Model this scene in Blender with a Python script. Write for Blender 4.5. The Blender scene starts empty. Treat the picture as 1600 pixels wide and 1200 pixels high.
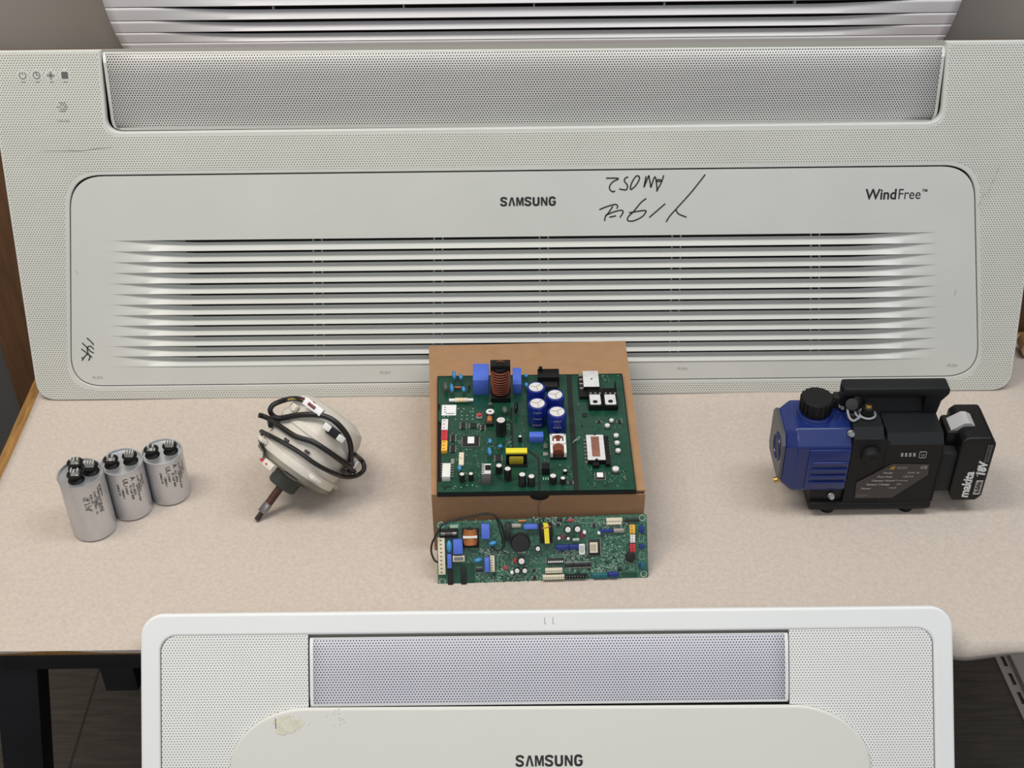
import bpy, bmesh, math, random
from mathutils import Vector, Matrix
random.seed(7)
scene = bpy.context.scene
col = scene.collection
PI = math.pi

# ------------------------------------------------------------------ camera
F_PX = 2100.0
CAM = Vector((0, 0, 1.963))
CAMR = Matrix.Rotation(math.radians(52), 3, 'X') @ Matrix.Rotation(math.radians(-0.6), 3, 'Z')
cd = bpy.data.cameras.new('camera'); cam = bpy.data.objects.new('camera', cd); col.objects.link(cam)
cd.sensor_fit = 'HORIZONTAL'; cd.sensor_width = 36; cd.lens = 36 * F_PX / 1600
cd.clip_start = 0.05
cam.matrix_world = Matrix.Translation(CAM) @ CAMR.to_4x4()
scene.camera = cam

# ------------------------------------------------------------------ world, lamps, exposure
w = bpy.data.worlds.new('room_light'); scene.world = w; w.use_nodes = True
bg = w.node_tree.nodes['Background']
bg.inputs[0].default_value = (0.93, 0.96, 1.0, 1); bg.inputs[1].default_value = 0.31

def area(name, loc, target, sx, sy, power, color):
    l = bpy.data.lights.new(name, 'AREA'); l.shape = 'RECTANGLE'; l.size = sx; l.size_y = sy
    l.energy = power; l.color = color
    o = bpy.data.objects.new(name, l); col.objects.link(o)
    o.location = loc
    o.rotation_euler = (Vector(target) - Vector(loc)).to_track_quat('-Z', 'Y').to_euler()
    return o
area('ceiling_light', (-0.9, 1.0, 2.9), (-0.9, 1.0, 0), 1.3, 0.5, 29, (1.0, 0.92, 0.82))
area('ceiling_light', (0.9, 1.1, 2.9), (0.9, 1.1, 0), 1.3, 0.5, 18, (0.95, 0.97, 1.0))
area('ceiling_light', (0.0, -0.9, 2.9), (0.0, -0.9, 0), 1.6, 0.6, 16, (0.98, 0.97, 1.0))

vs = scene.view_settings
vs.view_transform = 'Standard'; vs.look = 'None'; vs.gamma = 1; vs.exposure = 0.12
vs.use_curve_mapping = False

# ------------------------------------------------------------------ materials
def s2l(c):
    c = c / 255.0
    return c / 12.92 if c <= 0.04045 else ((c + 0.055) / 1.055) ** 2.4
def rgb(r, g, b): return (s2l(r), s2l(g), s2l(b), 1)

def mat(name, c, rough=0.5, metal=0.0, var=0.0, scale=40.0, bump=0.0, bscale=200.0, spec=None, stretch=None, coat=0.0, var2=None):
    m = bpy.data.materials.new(name); m.use_nodes = True
    nt = m.node_tree; N = nt.nodes; L = nt.links
    b = N['Principled BSDF']; b.inputs['Base Color'].default_value = rgb(*c)
    b.inputs['Roughness'].default_value = rough; b.inputs['Metallic'].default_value = metal
    if spec is not None: b.inputs['Specular IOR Level'].default_value = spec
    if coat: b.inputs['Coat Weight'].default_value = coat
    tc = N.new('ShaderNodeTexCoord'); mp = N.new('ShaderNodeMapping'); L.new(tc.outputs['Object'], mp.inputs[0])
    if stretch: mp.inputs['Scale'].default_value = stretch
    n = N.new('ShaderNodeTexNoise'); n.inputs['Scale'].default_value = scale; n.inputs['Detail'].default_value = 4
    L.new(mp.outputs[0], n.inputs[0])
    cr = N.new('ShaderNodeValToRGB')
    v = max(var, 0.01)
    d = tuple(max(0, x * (1 - v)) for x in rgb(*c)[:3]) + (1,)
    if var2: d = rgb(*var2)
    u = tuple(min(1, x * (1 + v * 0.6)) for x in rgb(*c)[:3]) + (1,)
    cr.color_ramp.elements[0].position = 0.3; cr.color_ramp.elements[0].color = d
    cr.color_ramp.elements[1].position = 0.7; cr.color_ramp.elements[1].color = u
    L.new(n.outputs[0], cr.inputs[0]); L.new(cr.outputs[0], b.inputs['Base Color'])
    if bump:
        n2 = N.new('ShaderNodeTexNoise'); n2.inputs['Scale'].default_value = bscale; n2.inputs['Detail'].default_value = 3
        L.new(mp.outputs[0], n2.inputs[0])
        bp = N.new('ShaderNodeBump'); bp.inputs['Strength'].default_value = bump; bp.inputs['Distance'].default_value = 0.001
        L.new(n2.outputs[0], bp.inputs['Height']); L.new(bp.outputs[0], b.inputs['Normal'])
    return m

def perf_mat(name, c, hole, pitch, rad, rough=0.45, dirt=0.0, vs=1.0, odd=None):
    """plastic with a hexagonal field of small holes"""
    m = mat(name, c, rough, var=dirt, scale=9)
    nt = m.node_tree; N = nt.nodes; L = nt.links; b = N['Principled BSDF']
    base = b.inputs['Base Color'].links[0].from_socket
    tc = N.new('ShaderNodeTexCoord')
    def lattice(off):
        mp = N.new('ShaderNodeVectorMath'); mp.operation = 'MULTIPLY_ADD'
        L.new(tc.outputs['Object'], mp.inputs[0])
        mp.inputs[1].default_value = (1 / pitch, 1 / (pitch * 1.732 * vs), 0); mp.inputs[2].default_value = (off, off, 0)
        fr = N.new('ShaderNodeVectorMath'); fr.operation = 'FRACTION'; L.new(mp.outputs[0], fr.inputs[0])
        sb = N.new('ShaderNodeVectorMath'); sb.operation = 'MULTIPLY_ADD'; L.new(fr.outputs[0], sb.inputs[0])
        sb.inputs[1].default_value = (pitch, pitch * 1.732 * vs, 0); sb.inputs[2].default_value = (-pitch / 2, -pitch * 0.866 * vs, 0)
        ln = N.new('ShaderNodeVectorMath'); ln.operation = 'LENGTH'; L.new(sb.outputs[0], ln.inputs[0])
        return ln.outputs['Value']
    mn = N.new('ShaderNodeMath'); mn.operation = 'MINIMUM'
    L.new(lattice(0.0), mn.inputs[0]); L.new(lattice(0.5), mn.inputs[1])
    mr = N.new('ShaderNodeMapRange'); mr.inputs['From Min'].default_value = rad * 0.8; mr.inputs['From Max'].default_value = rad * 1.15
    mr.inputs['To Min'].default_value = 1; mr.inputs['To Max'].default_value = 0
    L.new(mn.outputs[0], mr.inputs['Value'])
    mx = N.new('ShaderNodeMix'); mx.data_type = 'RGBA'
    L.new(mr.outputs[0], mx.inputs['Factor']); L.new(base, mx.inputs['A']); mx.inputs['B'].default_value = rgb(*hole)
    L.new(mx.outputs['Result'], b.inputs['Base Color'])
    return m

M = {}
M['panel'] = mat('off_white_plastic', (205, 207, 202), 0.42, var=0.03, scale=12)
M['panel_perf'] = perf_mat('off_white_perforated', (212, 213, 205), (66, 68, 62), 0.00372, 0.00080, dirt=0.05)
M['flap_perf'] = perf_mat('flap_perforated', (204, 204, 201), (40, 40, 42), 0.00372, 0.00104, dirt=0.03)
M['near'] = mat('white_plastic', (230, 233, 232), 0.38, var=0.015, scale=8)
M['near_perf'] = perf_mat('white_perforated', (230, 231, 228), (105, 110, 108), 0.00345, 0.00074, dirt=0.01)
M['near_flap'] = perf_mat('near_flap_perforated', (208, 209, 218), (40, 41, 50), 0.00345, 0.00085)
M['cover'] = mat('ivory_plastic', (217, 217, 210), 0.4, var=0.015, scale=6)
M['slat'] = mat('slat_white', (205, 207, 202), 0.42, var=0.03, scale=12)
M['top_slat'] = mat('pale_grey_plastic', (212, 212, 214), 0.4, var=0.03, scale=10)
M['dark_gap'] = mat('dark_interior', (24, 23, 22), 0.8)
M['grey_inner'] = mat('grey_inner_plastic', (150, 150, 142), 0.7)
M['ink'] = mat('black_marker', (18, 18, 18), 0.5)
M['print'] = mat('dark_print', (38, 38, 40), 0.5)
M['faint'] = mat('faint_print', (165, 166, 160), 0.6)
M['grey_print'] = mat('grey_print', (95, 98, 95), 0.6)
M['cloth'] = mat('felt_cloth', (195, 184, 173), 0.95, var=0.085, scale=200, bump=0.5, bscale=700, spec=0.1)
M['oak'] = mat('oak_wood', (158, 118, 66), 0.5, var=0.35, scale=30, stretch=(12, 1, 12), bump=0.1)
M['walnut'] = mat('brown_wood', (98, 66, 38), 0.6, var=0.3, scale=14, stretch=(8, 8, 0.6))
M['steel_black'] = mat('black_steel', (26, 28, 33), 0.45, var=0.2, scale=20)
M['wall'] = mat('grey_wall_paint', (148, 142, 135), 0.85, var=0.03, scale=5)
M['wall_dark'] = mat('dark_grey_lower_wall', (92, 92, 90), 0.8, var=0.05, scale=5)
M['floor'] = mat('grey_wood_vinyl', (74, 68, 61), 0.55, var=0.3, scale=14, stretch=(1, 9, 1), bump=0.1)
M['galv'] = mat('painted_sheet_steel', (176, 168, 158), 0.5, metal=0.3, var=0.08, scale=30)
M['card'] = mat('kraft_cardboard', (160, 124, 90), 0.85, var=0.07, scale=60, bump=0.1)
M['alu'] = mat('brushed_aluminium', (206, 208, 212), 0.33, metal=0.8, var=0.12, scale=50, stretch=(1, 1, 0.3), bump=0.15, bscale=60)
M['chrome'] = mat('bright_metal', (215, 215, 212), 0.2, metal=1.0)
M['black'] = mat('black_plastic', (12, 12, 13), 0.45, spec=0.35)
M['black_matte'] = mat('matte_black_plastic', (20, 22, 24), 0.55, spec=0.3, var=0.05, scale=100, bump=0.15, bscale=900)
M['charcoal'] = mat('charcoal_plastic', (32, 33, 35), 0.6, spec=0.3, bump=0.1, bscale=900)
M['blue_paint'] = mat('blue_enamel', (22, 42, 104), 0.32, var=0.05, scale=20, coat=0.15)
M['plate_grey'] = mat('grey_metal_plate', (92, 94, 100), 0.4, metal=0.5)
M['brass'] = mat('brass', (190, 160, 95), 0.25, metal=1.0)
M['label'] = mat('dark_label', (62, 57, 56), 0.5)
M['lgrey_print'] = mat('pale_print', (165, 165, 160), 0.6)
M['gold_print'] = mat('ochre_print', (160, 130, 50), 0.5)
M['latch'] = mat('light_grey_plastic', (176, 174, 174), 0.4)
M['cream'] = mat('cream_resin', (214, 208, 197), 0.6, var=0.06, scale=60, bump=0.2, bscale=150)
M['motor_grey'] = mat('greenish_grey_metal', (132, 130, 118), 0.45, metal=0.3, var=0.1, scale=60)
M['spade'] = mat('tinned_spade', (214, 214, 210), 0.3, metal=0.45)
M['strap'] = mat('grey_rubber_strap', (140, 143, 146), 0.5)
M['rubber'] = mat('dark_rubber', (62, 64, 60), 0.6, var=0.1, scale=60)
M['rust'] = mat('rusted_steel', (88, 58, 46), 0.5, metal=0.4, var=0.25, scale=120)
M['steel'] = mat('machined_steel', (150, 150, 150), 0.35, metal=0.8, var=0.1, scale=80)
M['dark_steel'] = mat('dark_threaded_steel', (95, 86, 82), 0.4, metal=0.7)
M['sleeve'] = mat('black_wire_sleeve', (26, 25, 25), 0.42, var=0.1, scale=80, bump=0.3, bscale=120)
M['wire_yellow'] = mat('yellow_wire', (170, 150, 60), 0.5)
M['wire_red'] = mat('red_brown_wire', (110, 45, 45), 0.5)
M['white'] = mat('white_nylon', (222, 222, 218), 0.45)
M['ivory'] = mat('ivory_nylon', (216, 208, 184), 0.5)
M['paper'] = mat('white_sticker', (226, 228, 228), 0.6)
M['pcb'] = mat('green_solder_mask', (14, 66, 48), 0.35, var=0.25, scale=90, coat=0.2)
M['pcb2'] = mat('green_solder_mask_light', (66, 116, 96), 0.4, scale=260, coat=0.2, var2=(18, 66, 46))
M['silk'] = mat('pale_silkscreen', (150, 178, 160), 0.5)
M['silk_black'] = mat('black_silkscreen', (18, 24, 22), 0.5)
M['chip'] = mat('black_epoxy', (26, 26, 28), 0.45)
M['tin'] = mat('tinned_metal', (175, 175, 165), 0.35, metal=0.7)
M['film_blue'] = mat('blue_film_box', (78, 108, 205), 0.45)
M['disc_blue'] = mat('blue_disc', (62, 138, 190), 0.35)
M['disc_green'] = mat('green_grey_disc', (78, 88, 74), 0.5)
M['cap_blue'] = mat('blue_sleeve', (20, 38, 126), 0.3, coat=0.2)
M['cap_black'] = mat('black_sleeve', (24, 24, 26), 0.35)
M['cap_top'] = mat('cap_top_aluminium', (222, 220, 216), 0.35, metal=0.15)
M['copper'] = mat('copper_winding', (198, 128, 78), 0.35, metal=0.4, var=0.15, scale=100)
M['copper_dark'] = mat('dark_copper_winding', (150, 84, 62), 0.3, metal=0.5, var=0.2, scale=100)
M['yellow'] = mat('yellow_tape', (225, 210, 50), 0.45)
M['yellow_dim'] = mat('dim_yellow_tape', (186, 168, 48), 0.5, var=0.1, scale=200)
M['red'] = mat('red_nylon', (190, 50, 60), 0.5)
M['yellow_nylon'] = mat('yellow_nylon', (235, 180, 70), 0.5)
M['blue_nylon'] = mat('dark_blue_nylon', (24, 48, 128), 0.5)
M['teal_nylon'] = mat('teal_nylon', (22, 100, 110), 0.5)
M['silver'] = mat('silver_plate', (222, 222, 222), 0.4, metal=0.2, var=0.1, scale=150)
M['pcb_grey'] = mat('grey_aluminium', (128, 128, 128), 0.45, metal=0.6)
M['copper_plate'] = mat('copper_plate', (160, 112, 95), 0.4, metal=0.5, var=0.15, scale=150)
M['tape_tan'] = mat('tan_packing_tape', (170, 128, 80), 0.4)
M['stain'] = mat('glue_stain', (214, 213, 192), 0.5, var=0.12, scale=160)
M['scuff'] = mat('grey_scuff', (168, 168, 160), 0.6)

# ------------------------------------------------------------------ helpers
def link(name, me, parent=None, m=None):
    o = bpy.data.objects.new(name, me); col.objects.link(o)
    if m is not None and me is not None: me.materials.append(m)
    if parent: o.parent = parent
    return o

def thing(name, label, cat, loc=(0, 0, 0), mw=None, group=None):
    o = bpy.data.objects.new(name, None); col.objects.link(o)
    o.empty_display_size = 0.02
    if mw is not None: o.matrix_world = mw
    else: o.location = loc
    o['label'] = label; o['category'] = cat
    if group: o['group'] = group
    return o

class MB:
    def __init__(self): self.bm = bmesh.new()
    def box(self, c, s, bev=0.0, rot=None, seg=2):
        r = bmesh.ops.create_cube(self.bm, size=1)
        mt = Matrix.Translation(c) @ (rot.to_4x4() if rot else Matrix.Identity(4)) @ Matrix.Diagonal((s[0], s[1], s[2], 1))
        bmesh.ops.transform(self.bm, matrix=mt, verts=r['verts'])
        if bev > 0:
            es = list({e for v in r['verts'] for e in v.link_edges})
            bmesh.ops.bevel(self.bm, geom=es, offset=bev, segments=seg, affect='EDGES', profile=0.5)
        return self
    def b2(self, a, b, bev=0.0):
        return self.box(((a[0]+b[0])/2, (a[1]+b[1])/2, (a[2]+b[2])/2), (abs(b[0]-a[0]), abs(b[1]-a[1]), abs(b[2]-a[2])), bev)
    def cyl(self, p0, p1, r0, r1=None, seg=24, bev=0.0):
        p0 = Vector(p0); p1 = Vector(p1); r1 = r0 if r1 is None else r1
        d = p1 - p0
        r = bmesh.ops.create_cone(self.bm, cap_ends=True, segments=seg, radius1=r0, radius2=r1, depth=d.length)
        q = d.to_track_quat('Z', 'Y').to_matrix().to_4x4()
        bmesh.ops.transform(self.bm, matrix=Matrix.Translation((p0 + p1) / 2) @ q, verts=r['verts'])
        if bev > 0:
            es = [e for e in {e for v in r['verts'] for e in v.link_edges} if any(len(f.verts) > 4 for f in e.link_faces)]
            bmesh.ops.bevel(self.bm, geom=es, offset=bev, segments=2, affect='EDGES', profile=0.5)
        return self
    def lathe(self, prof, seg=48, axis='Z', cx=0, cy=0, jag=None):
        rings = []
        for (r, z) in prof:
            if r < 1e-6: rings.append([self.bm.verts.new((cx, cy, z))]); continue
            ring = []
            for k in range(seg):
                a = 2 * PI * k / seg; rr = r * (jag(k) if jag else 1)
                ring.append(self.bm.verts.new((cx + rr * math.cos(a), cy + rr * math.sin(a), z)))
            rings.append(ring)
        for A, B in zip(rings, rings[1:]):
            for k in range(seg):
                k2 = (k + 1) % seg
                if len(A) == 1 and len(B) == 1: continue
                if len(A) == 1: self.bm.faces.new((A[0], B[k], B[k2]))
                elif len(B) == 1: self.bm.faces.new((A[k], A[k2], B[0]))
                else: self.bm.faces.new((A[k], A[k2], B[k2], B[k]))
        return self
    def prism(self, pts, z0, z1, T=None):
        """polygon pts (x,y) extruded z0..z1, optional matrix"""
        vb = [self.bm.verts.new((x, y, z0)) for x, y in pts]; vt = [self.bm.verts.new((x, y, z1)) for x, y in pts]
        self.bm.faces.new(list(reversed(vb))); self.bm.faces.new(vt)
        n = len(pts)
        for i in range(n): self.bm.faces.new((vb[i], vb[(i+1) % n], vt[(i+1) % n], vt[i]))
        if T is not None: bmesh.ops.transform(self.bm, matrix=T, verts=vb + vt)
        return self
    def ell(self, c, s, seg=16, rot=None):
        r = bmesh.ops.create_uvsphere(self.bm, u_segments=seg, v_segments=max(6, seg // 2), radius=1)
        mt = Matrix.Translation(c) @ (rot.to_4x4() if rot else Matrix.Identity(4)) @ Matrix.Diagonal((s[0], s[1], s[2], 1))
        bmesh.ops.transform(self.bm, matrix=mt, verts=r['verts']); return self
    def torus(self, c, R, r, sy=1.0, axis='Z', seg=28, rs=8):
        vs = []
        for i in range(seg):
            a = 2 * PI * i / seg; ring = []
            for j in range(rs):
                b = 2 * PI * j / rs
                x = (R + r * math.cos(b)) * math.cos(a); y = (R + r * math.cos(b)) * math.sin(a) * sy; z = r * math.sin(b)
                p = (x, y, z) if axis == 'Z' else ((x, z, y) if axis == 'Y' else (z, x, y))
                ring.append(self.bm.verts.new((p[0] + c[0], p[1] + c[1], p[2] + c[2])))
            vs.append(ring)
        for i in range(seg):
            for j in range(rs):
                self.bm.faces.new((vs[i][j], vs[(i+1) % seg][j], vs[(i+1) % seg][(j+1) % rs], vs[i][(j+1) % rs]))
        return self
    def tube(self, pts, r, seg=8, smooth=True, radii=None, sub=6, closed=False):
        P = [Vector(p) for p in pts]
        if smooth and len(P) > 2:
            Q = []; RR = []
            n = len(P)
            rng = n if closed else n - 1
            for i in range(rng):
                if closed: p0, p1, p2, p3 = P[(i-1) % n], P[i], P[(i+1) % n], P[(i+2) % n]
                else: p0, p1, p2, p3 = P[max(i-1, 0)], P[i], P[i+1], P[min(i+2, n-1)]
                for k in range(sub):
                    t = k / sub
                    Q.append(0.5 * ((2*p1) + (-p0+p2)*t + (2*p0-5*p1+4*p2-p3)*t*t + (-p0+3*p1-3*p2+p3)*t**3))
            if not closed: Q.append(P[-1])
            P = Q
        n = len(P); up = Vector((0.13, 0.31, 0.94)); rings = []
        prev = None
        for i in range(n):
            if closed: t = (P[(i+1) % n] - P[(i-1) % n])
            else: t = (P[min(i+1, n-1)] - P[max(i-1, 0)])
            if t.length < 1e-9: t = Vector((1, 0, 0))
            t.normalize()
            if prev is None: a = t.cross(up); a = a if a.length > 1e-4 else t.cross(Vector((1, 0, 0)))
            else: a = prev - t * prev.dot(t)
            a.normalize(); prev = a; b = t.cross(a)
            rr = r if radii is None else radii(i / (n - 1))
            rings.append([self.bm.verts.new(P[i] + (a * math.cos(2*PI*k/seg) + b * math.sin(2*PI*k/seg)) * rr) for k in range(seg)])
        m = n if closed else n - 1
        for i in range(m):
            A = rings[i]; B = rings[(i+1) % n]
            for k in range(seg): self.bm.faces.new((A[k], A[(k+1) % seg], B[(k+1) % seg], B[k]))
        if not closed:
            self.bm.faces.new(list(reversed(rings[0]))); self.bm.faces.new(rings[-1])
        return self
    def build(self, name, m, parent=None, smooth=30, kind=None, label=None):
        bmesh.ops.recalc_face_normals(self.bm, faces=self.bm.faces[:])
        me = bpy.data.meshes.new(name); self.bm.to_mesh(me); self.bm.free()
        if smooth:
            me.shade_smooth()
            me.set_sharp_from_angle(angle=math.radians(smooth))
        o = link(name, me, parent, m)
        if kind: o['kind'] = kind
        if label: o['label'] = label
        return o

def curve_obj(name, loops, z, thick, m, parent, bevel=0.0, label=None, kind=None):
    """flat plate from closed outlines (first outer, further ones holes); front face at z, going back by thick"""
    cu = bpy.data.curves.new(name, 'CURVE'); cu.dimensions = '2D'; cu.fill_mode = 'BOTH'
    cu.extrude = max(thick / 2 - bevel, 0); cu.bevel_depth = bevel; cu.bevel_resolution = 2
    if bevel: cu.offset = -bevel * 1.0
    for lp in loops:
        sp = cu.splines.new('POLY'); sp.points.add(len(lp) - 1); sp.use_cyclic_u = True
        for i, (x, y) in enumerate(lp): sp.points[i].co = (x, y, 0, 1)
    t = bpy.data.objects.new('tmp', cu); col.objects.link(t)
    me = bpy.data.meshes.new_from_object(t); bpy.data.objects.remove(t)
    for v in me.vertices: v.co.z += z - thick / 2
    me.materials.clear(); me.name = name
    me.shade_smooth(); me.set_sharp_from_angle(angle=math.radians(25))
    o = link(name, me, parent, m)
    if label: o['label'] = label
    if kind: o['kind'] = kind
    return o

def rrect(x0, y0, x1, y1, r, n=8):
    """rounded rectangle outline, r = single radius or (bl, br, tr, tl)"""
    if not isinstance(r, (tuple, list)): r = (r,) * 4
    out = []
    for (cx, cy, rr, a0) in ((x0, y0, r[0], 180), (x1, y0, r[1], 270), (x1, y1, r[2], 0), (x0, y1, r[3], 90)):
        sx = 1 if cx == x0 else -1; sy = 1 if cy == y0 else -1
        if rr <= 0: out.append((cx, cy)); continue
        for k in range(n + 1):
            a = math.radians(a0 + 90 * k / n)
            out.append((cx + sx * rr + rr * math.cos(a), cy + sy * rr + rr * math.sin(a)))
    return out

def round_poly(pts, rads, n=8):
    """round the corners of a polygon"""
    out = []; N_ = len(pts)
    for i in range(N_):
        p = Vector(pts[i]); a = Vector(pts[i-1]); b = Vector(pts[(i+1) % N_]); r = rads[i]
        if r <= 0: out.append(tuple(p)); continue
        da = (a - p).normalized(); db = (b - p).normalized()
        ang = da.angle(db); t = r / math.tan(ang / 2)
        A = p + da * t; B = p + db * t
        for k in range(n + 1):
            s = k / n
            q = A * (1-s)**2 + p * 2*s*(1-s) + B * s*s   # quadratic corner
            c = (p + (A + B) / 2 - p).normalized() if False else None
            out.append(tuple(q))
    return out

def text_obj(name, s, size, m, parent, loc, rot=None, offset=0.0, sx=1.0, shear=0.0, align='CENTER', thick=0.0002, spacing=1.0, label=None):
    cu = bpy.data.curves.new(name, 'FONT'); cu.body = s; cu.size = size; cu.offset = offset; cu.extrude = thick / 2
    cu.align_x = align; cu.align_y = 'CENTER'; cu.shear = shear; cu.space_character = spacing; cu.resolution_u = 3
    t = bpy.data.objects.new('tmp', cu); col.objects.link(t)
    me = bpy.data.meshes.new_from_object(t); bpy.data.objects.remove(t)
    me.materials.clear(); me.name = name
    T = Matrix.Translation(loc) @ (rot.to_4x4() if rot else Matrix.Identity(4)) @ Matrix.Diagonal((sx, 1, 1, 1))
    me.transform(T)
    o = link(name, me, parent, m)
    if label: o['label'] = label
    return o

def ray(px, py): return CAMR @ Vector(((px - 800) / F_PX, -(py - 600) / F_PX, -1))

class Plane:
    """a real plane in the room; uv() turns a measurement taken on the photograph into metres on it"""
    def __init__(s, O, X, V):
        s.O = Vector(O); s.X = Vector(X).normalized(); s.V = Vector(V).normalized(); s.N = s.X.cross(s.V)
        m = Matrix((s.X, s.V, s.N)).transposed().to_4x4(); m.translation = s.O; s.mw = m
    def uv(s, px, py, h=0.0):
        d = ray(px, py); o = s.O + s.N * h
        P = CAM + d * ((o - CAM).dot(s.N) / d.dot(s.N)) - s.O
        return (P.dot(s.X), P.dot(s.V))
    def uvh(s, px, py, h=0.0):
        a = s.uv(px, py, h); return (a[0], a[1], h)

def ribbon(mb, pts, wdt, z, sub=5, taper=True):
    """flat stroke of ink along pts"""
    P = [Vector((p[0], p[1], 0)) for p in pts]; Q = []
    if len(P) > 2:
        n = len(P)
        for i in range(n - 1):
            p0, p1, p2, p3 = P[max(i-1, 0)], P[i], P[i+1], P[min(i+2, n-1)]
            for k in range(sub):
                t = k / sub
                Q.append(0.5 * ((2*p1) + (-p0+p2)*t + (2*p0-5*p1+4*p2-p3)*t*t + (-p0+3*p1-3*p2+p3)*t**3))
        Q.append(P[-1])
    else: Q = P
    L_ = []
    for i, q in enumerate(Q):
        t = (Q[min(i+1, len(Q)-1)] - Q[max(i-1, 0)])
        if t.length < 1e-9: t = Vector((1, 0, 0))
        t.normalize(); nn = Vector((-t.y, t.x, 0)) * wdt / 2
        L_.append((mb.bm.verts.new((q.x + nn.x, q.y + nn.y, z)), mb.bm.verts.new((q.x - nn.x, q.y - nn.y, z))))
    for a, b in zip(L_, L_[1:]): mb.bm.faces.new((a[0], a[1], b[1], b[0]))

# ================================================================== the room
def struct(name, mb, m, parent=None):
    o = mb.build(name, m, parent, smooth=0)
    if not parent: o['kind'] = 'structure'
    return o
struct('floor', MB().b2((-2.6, -1.2, -0.05), (2.6, 1.87, 0)), M['floor'])
seams = MB()
for x in (-1.98, -1.38, -0.78, -0.18, 0.42, 1.02, 1.62, 2.22): seams.b2((x, -1.2, 0), (x + 0.004, 1.8, 0.0006))
for y in (-0.6, 0.0): seams.b2((-2.6, y, 0), (2.6, y + 0.004, 0.0006))
seams.build('tile_joint', mat('floor_joint', (48, 44, 42), 0.8), bpy.data.objects['floor'], smooth=0)
struct('wall_back', MB().b2((-2.6, 1.82, 0.0), (2.6, 1.92, 2.7)), M['wall'])
struct('wall_band_1', MB().b2((-2.6, 1.80, 0.0), (2.6, 1.82, 0.92)), M['wall_dark'])  # lower part of the back wall in a darker grey

# wooden ledge standing between the table and the wall
led = thing('wooden_ledge', 'brown wooden ledge unit standing behind the table against the wall', 'cabinet', (0.05, 1.73, 0))
MB().b2((-0.84, -0.052, 0.0), (0.875, 0.068, 1.148), 0.002).build('body', M['walnut'], led)
MB().b2((-0.843, -0.056, 1.148), (0.878, 0.068, 1.171), 0.003).build('top_board', M['walnut'], led)

# ================================================================== table
TX0, TX1, TY0, TY1 = -0.708, 0.845, 1.056, 1.672
tab = thing('work_table', 'long work table with oak top and black steel frame', 'table', ((TX0+TX1)/2, (TY0+TY1)/2, 0))
cx, cy = tab.location.x, tab.location.y
MB().b2((TX0-cx, TY0-cy, 0.7385), (TX1-cx, TY1-cy, 0.7485), 0.0015).build('tabletop', M['oak'], tab)
for x, sg in ((-0.618, -1), (0.40, 0)):
    for y in (1.060, 1.61):
        mb = MB(); mb.b2((0, 0, 0.0), (0.052, 0.045, 0.7385), 0.002)
        for v in mb.bm.verts: v.co.x += x - cx + sg * 0.135 * (1 - v.co.z / 0.7385); v.co.y += y - cy
        mb.build('leg', M['steel_black'], tab)
MB().b2((-0.61-cx, 1.058-cy, 0.7115), (0.405-cx, 1.09-cy, 0.7385), 0.001).build('front_rail', M['steel_black'], tab)
MB().b2((-0.61-cx, 1.615-cy, 0.7115), (0.405-cx, 1.645-cy, 0.7385), 0.001).build('rear_rail', M['steel_black'], tab)
MB().b2((-0.497-cx, 1.06-cy, 0.668), (-0.457-cx, 1.09-cy, 0.7115), 0.001).build('bracket', M['steel_black'], tab)

def lerp(a, b, t): return a + (b - a) * t
# cloth: one felt sheet, front edge hanging over the table edge
def cloth():
    mb = MB(); nx, ny = 130, 70
    xs = [ -0.692 + (0.835 + 0.692) * i / nx for i in range(nx + 1)]
    rows = []
    def drop(x):
        base = 0.0016 + 0.0018 * math.cos((x + 0.56) * 44 + 2.2) + (0.004 * min(1, (x + 0.47) / 0.06) if x > -0.47 else 0)
        if x > 0.3: base += (0.010 + 0.003 * math.sin(x * 17)) * min(1, (x - 0.3) / 0.2)
        return base
    for i in range(nx + 1):
        x = xs[i]; colv = []
        d = drop(x)
        for j in range(ny + 1):
            t = j / ny
            y = TY1 - 0.01 - t * (TY1 - 0.01 - (TY0 - 0.002))
            wob = 0.0008 * (math.sin(x * 9 + y * 7) + math.sin(x * 23 - y * 17) * 0.5) + 0.0008
            e = max(0, min(1, (TY0 + 0.055 - y) / 0.055))
            soft = max(0, min(1, (x - 0.30) / 0.2))
            z = 0.7497 + wob + e * e * (-0.0035 - 0.003 * soft) * (1 if True else 0)
            z = max(z, 0.7494)
            xx = x + (0.0015 * math.sin(y * 14) if i == 0 else 0)
            colv.append(mb.bm.verts.new((xx, y, z)))
        for k, f in enumerate((0.15, 0.45, 0.75, 1.0)):
            bulge = 0.001 + ((0.0008 if x < -0.3 else 0.006) if x < 0.48 else lerp(0.006, 0.014, min(1, (x - 0.48) / 0.05)) * (0.85 + 0.15 * math.sin(x * 40))) * math.sin(f * PI / 2)
            f = 1 - math.cos(f * PI / 2) if x > 0.48 else f
            colv.append(mb.bm.verts.new((x, TY0 - bulge, 0.7485 - d * f)))
        rows.append(colv)
    for a, b in zip(rows, rows[1:]):
        for j in range(len(a) - 1): mb.bm.faces.new((a[j], a[j+1], b[j+1], b[j]))
    o = mb.build('felt_cloth', M['cloth'], None, smooth=80)
    mo = o.modifiers.new('thickness', 'SOLIDIFY'); mo.thickness = 0.0009; mo.offset = 1
    o['label'] = 'pale beige felt cloth spread over the work table with wavy front edge'; o['category'] = 'cloth'
    return o
cloth()
ZT = 0.7516   # cloth surface height

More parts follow.
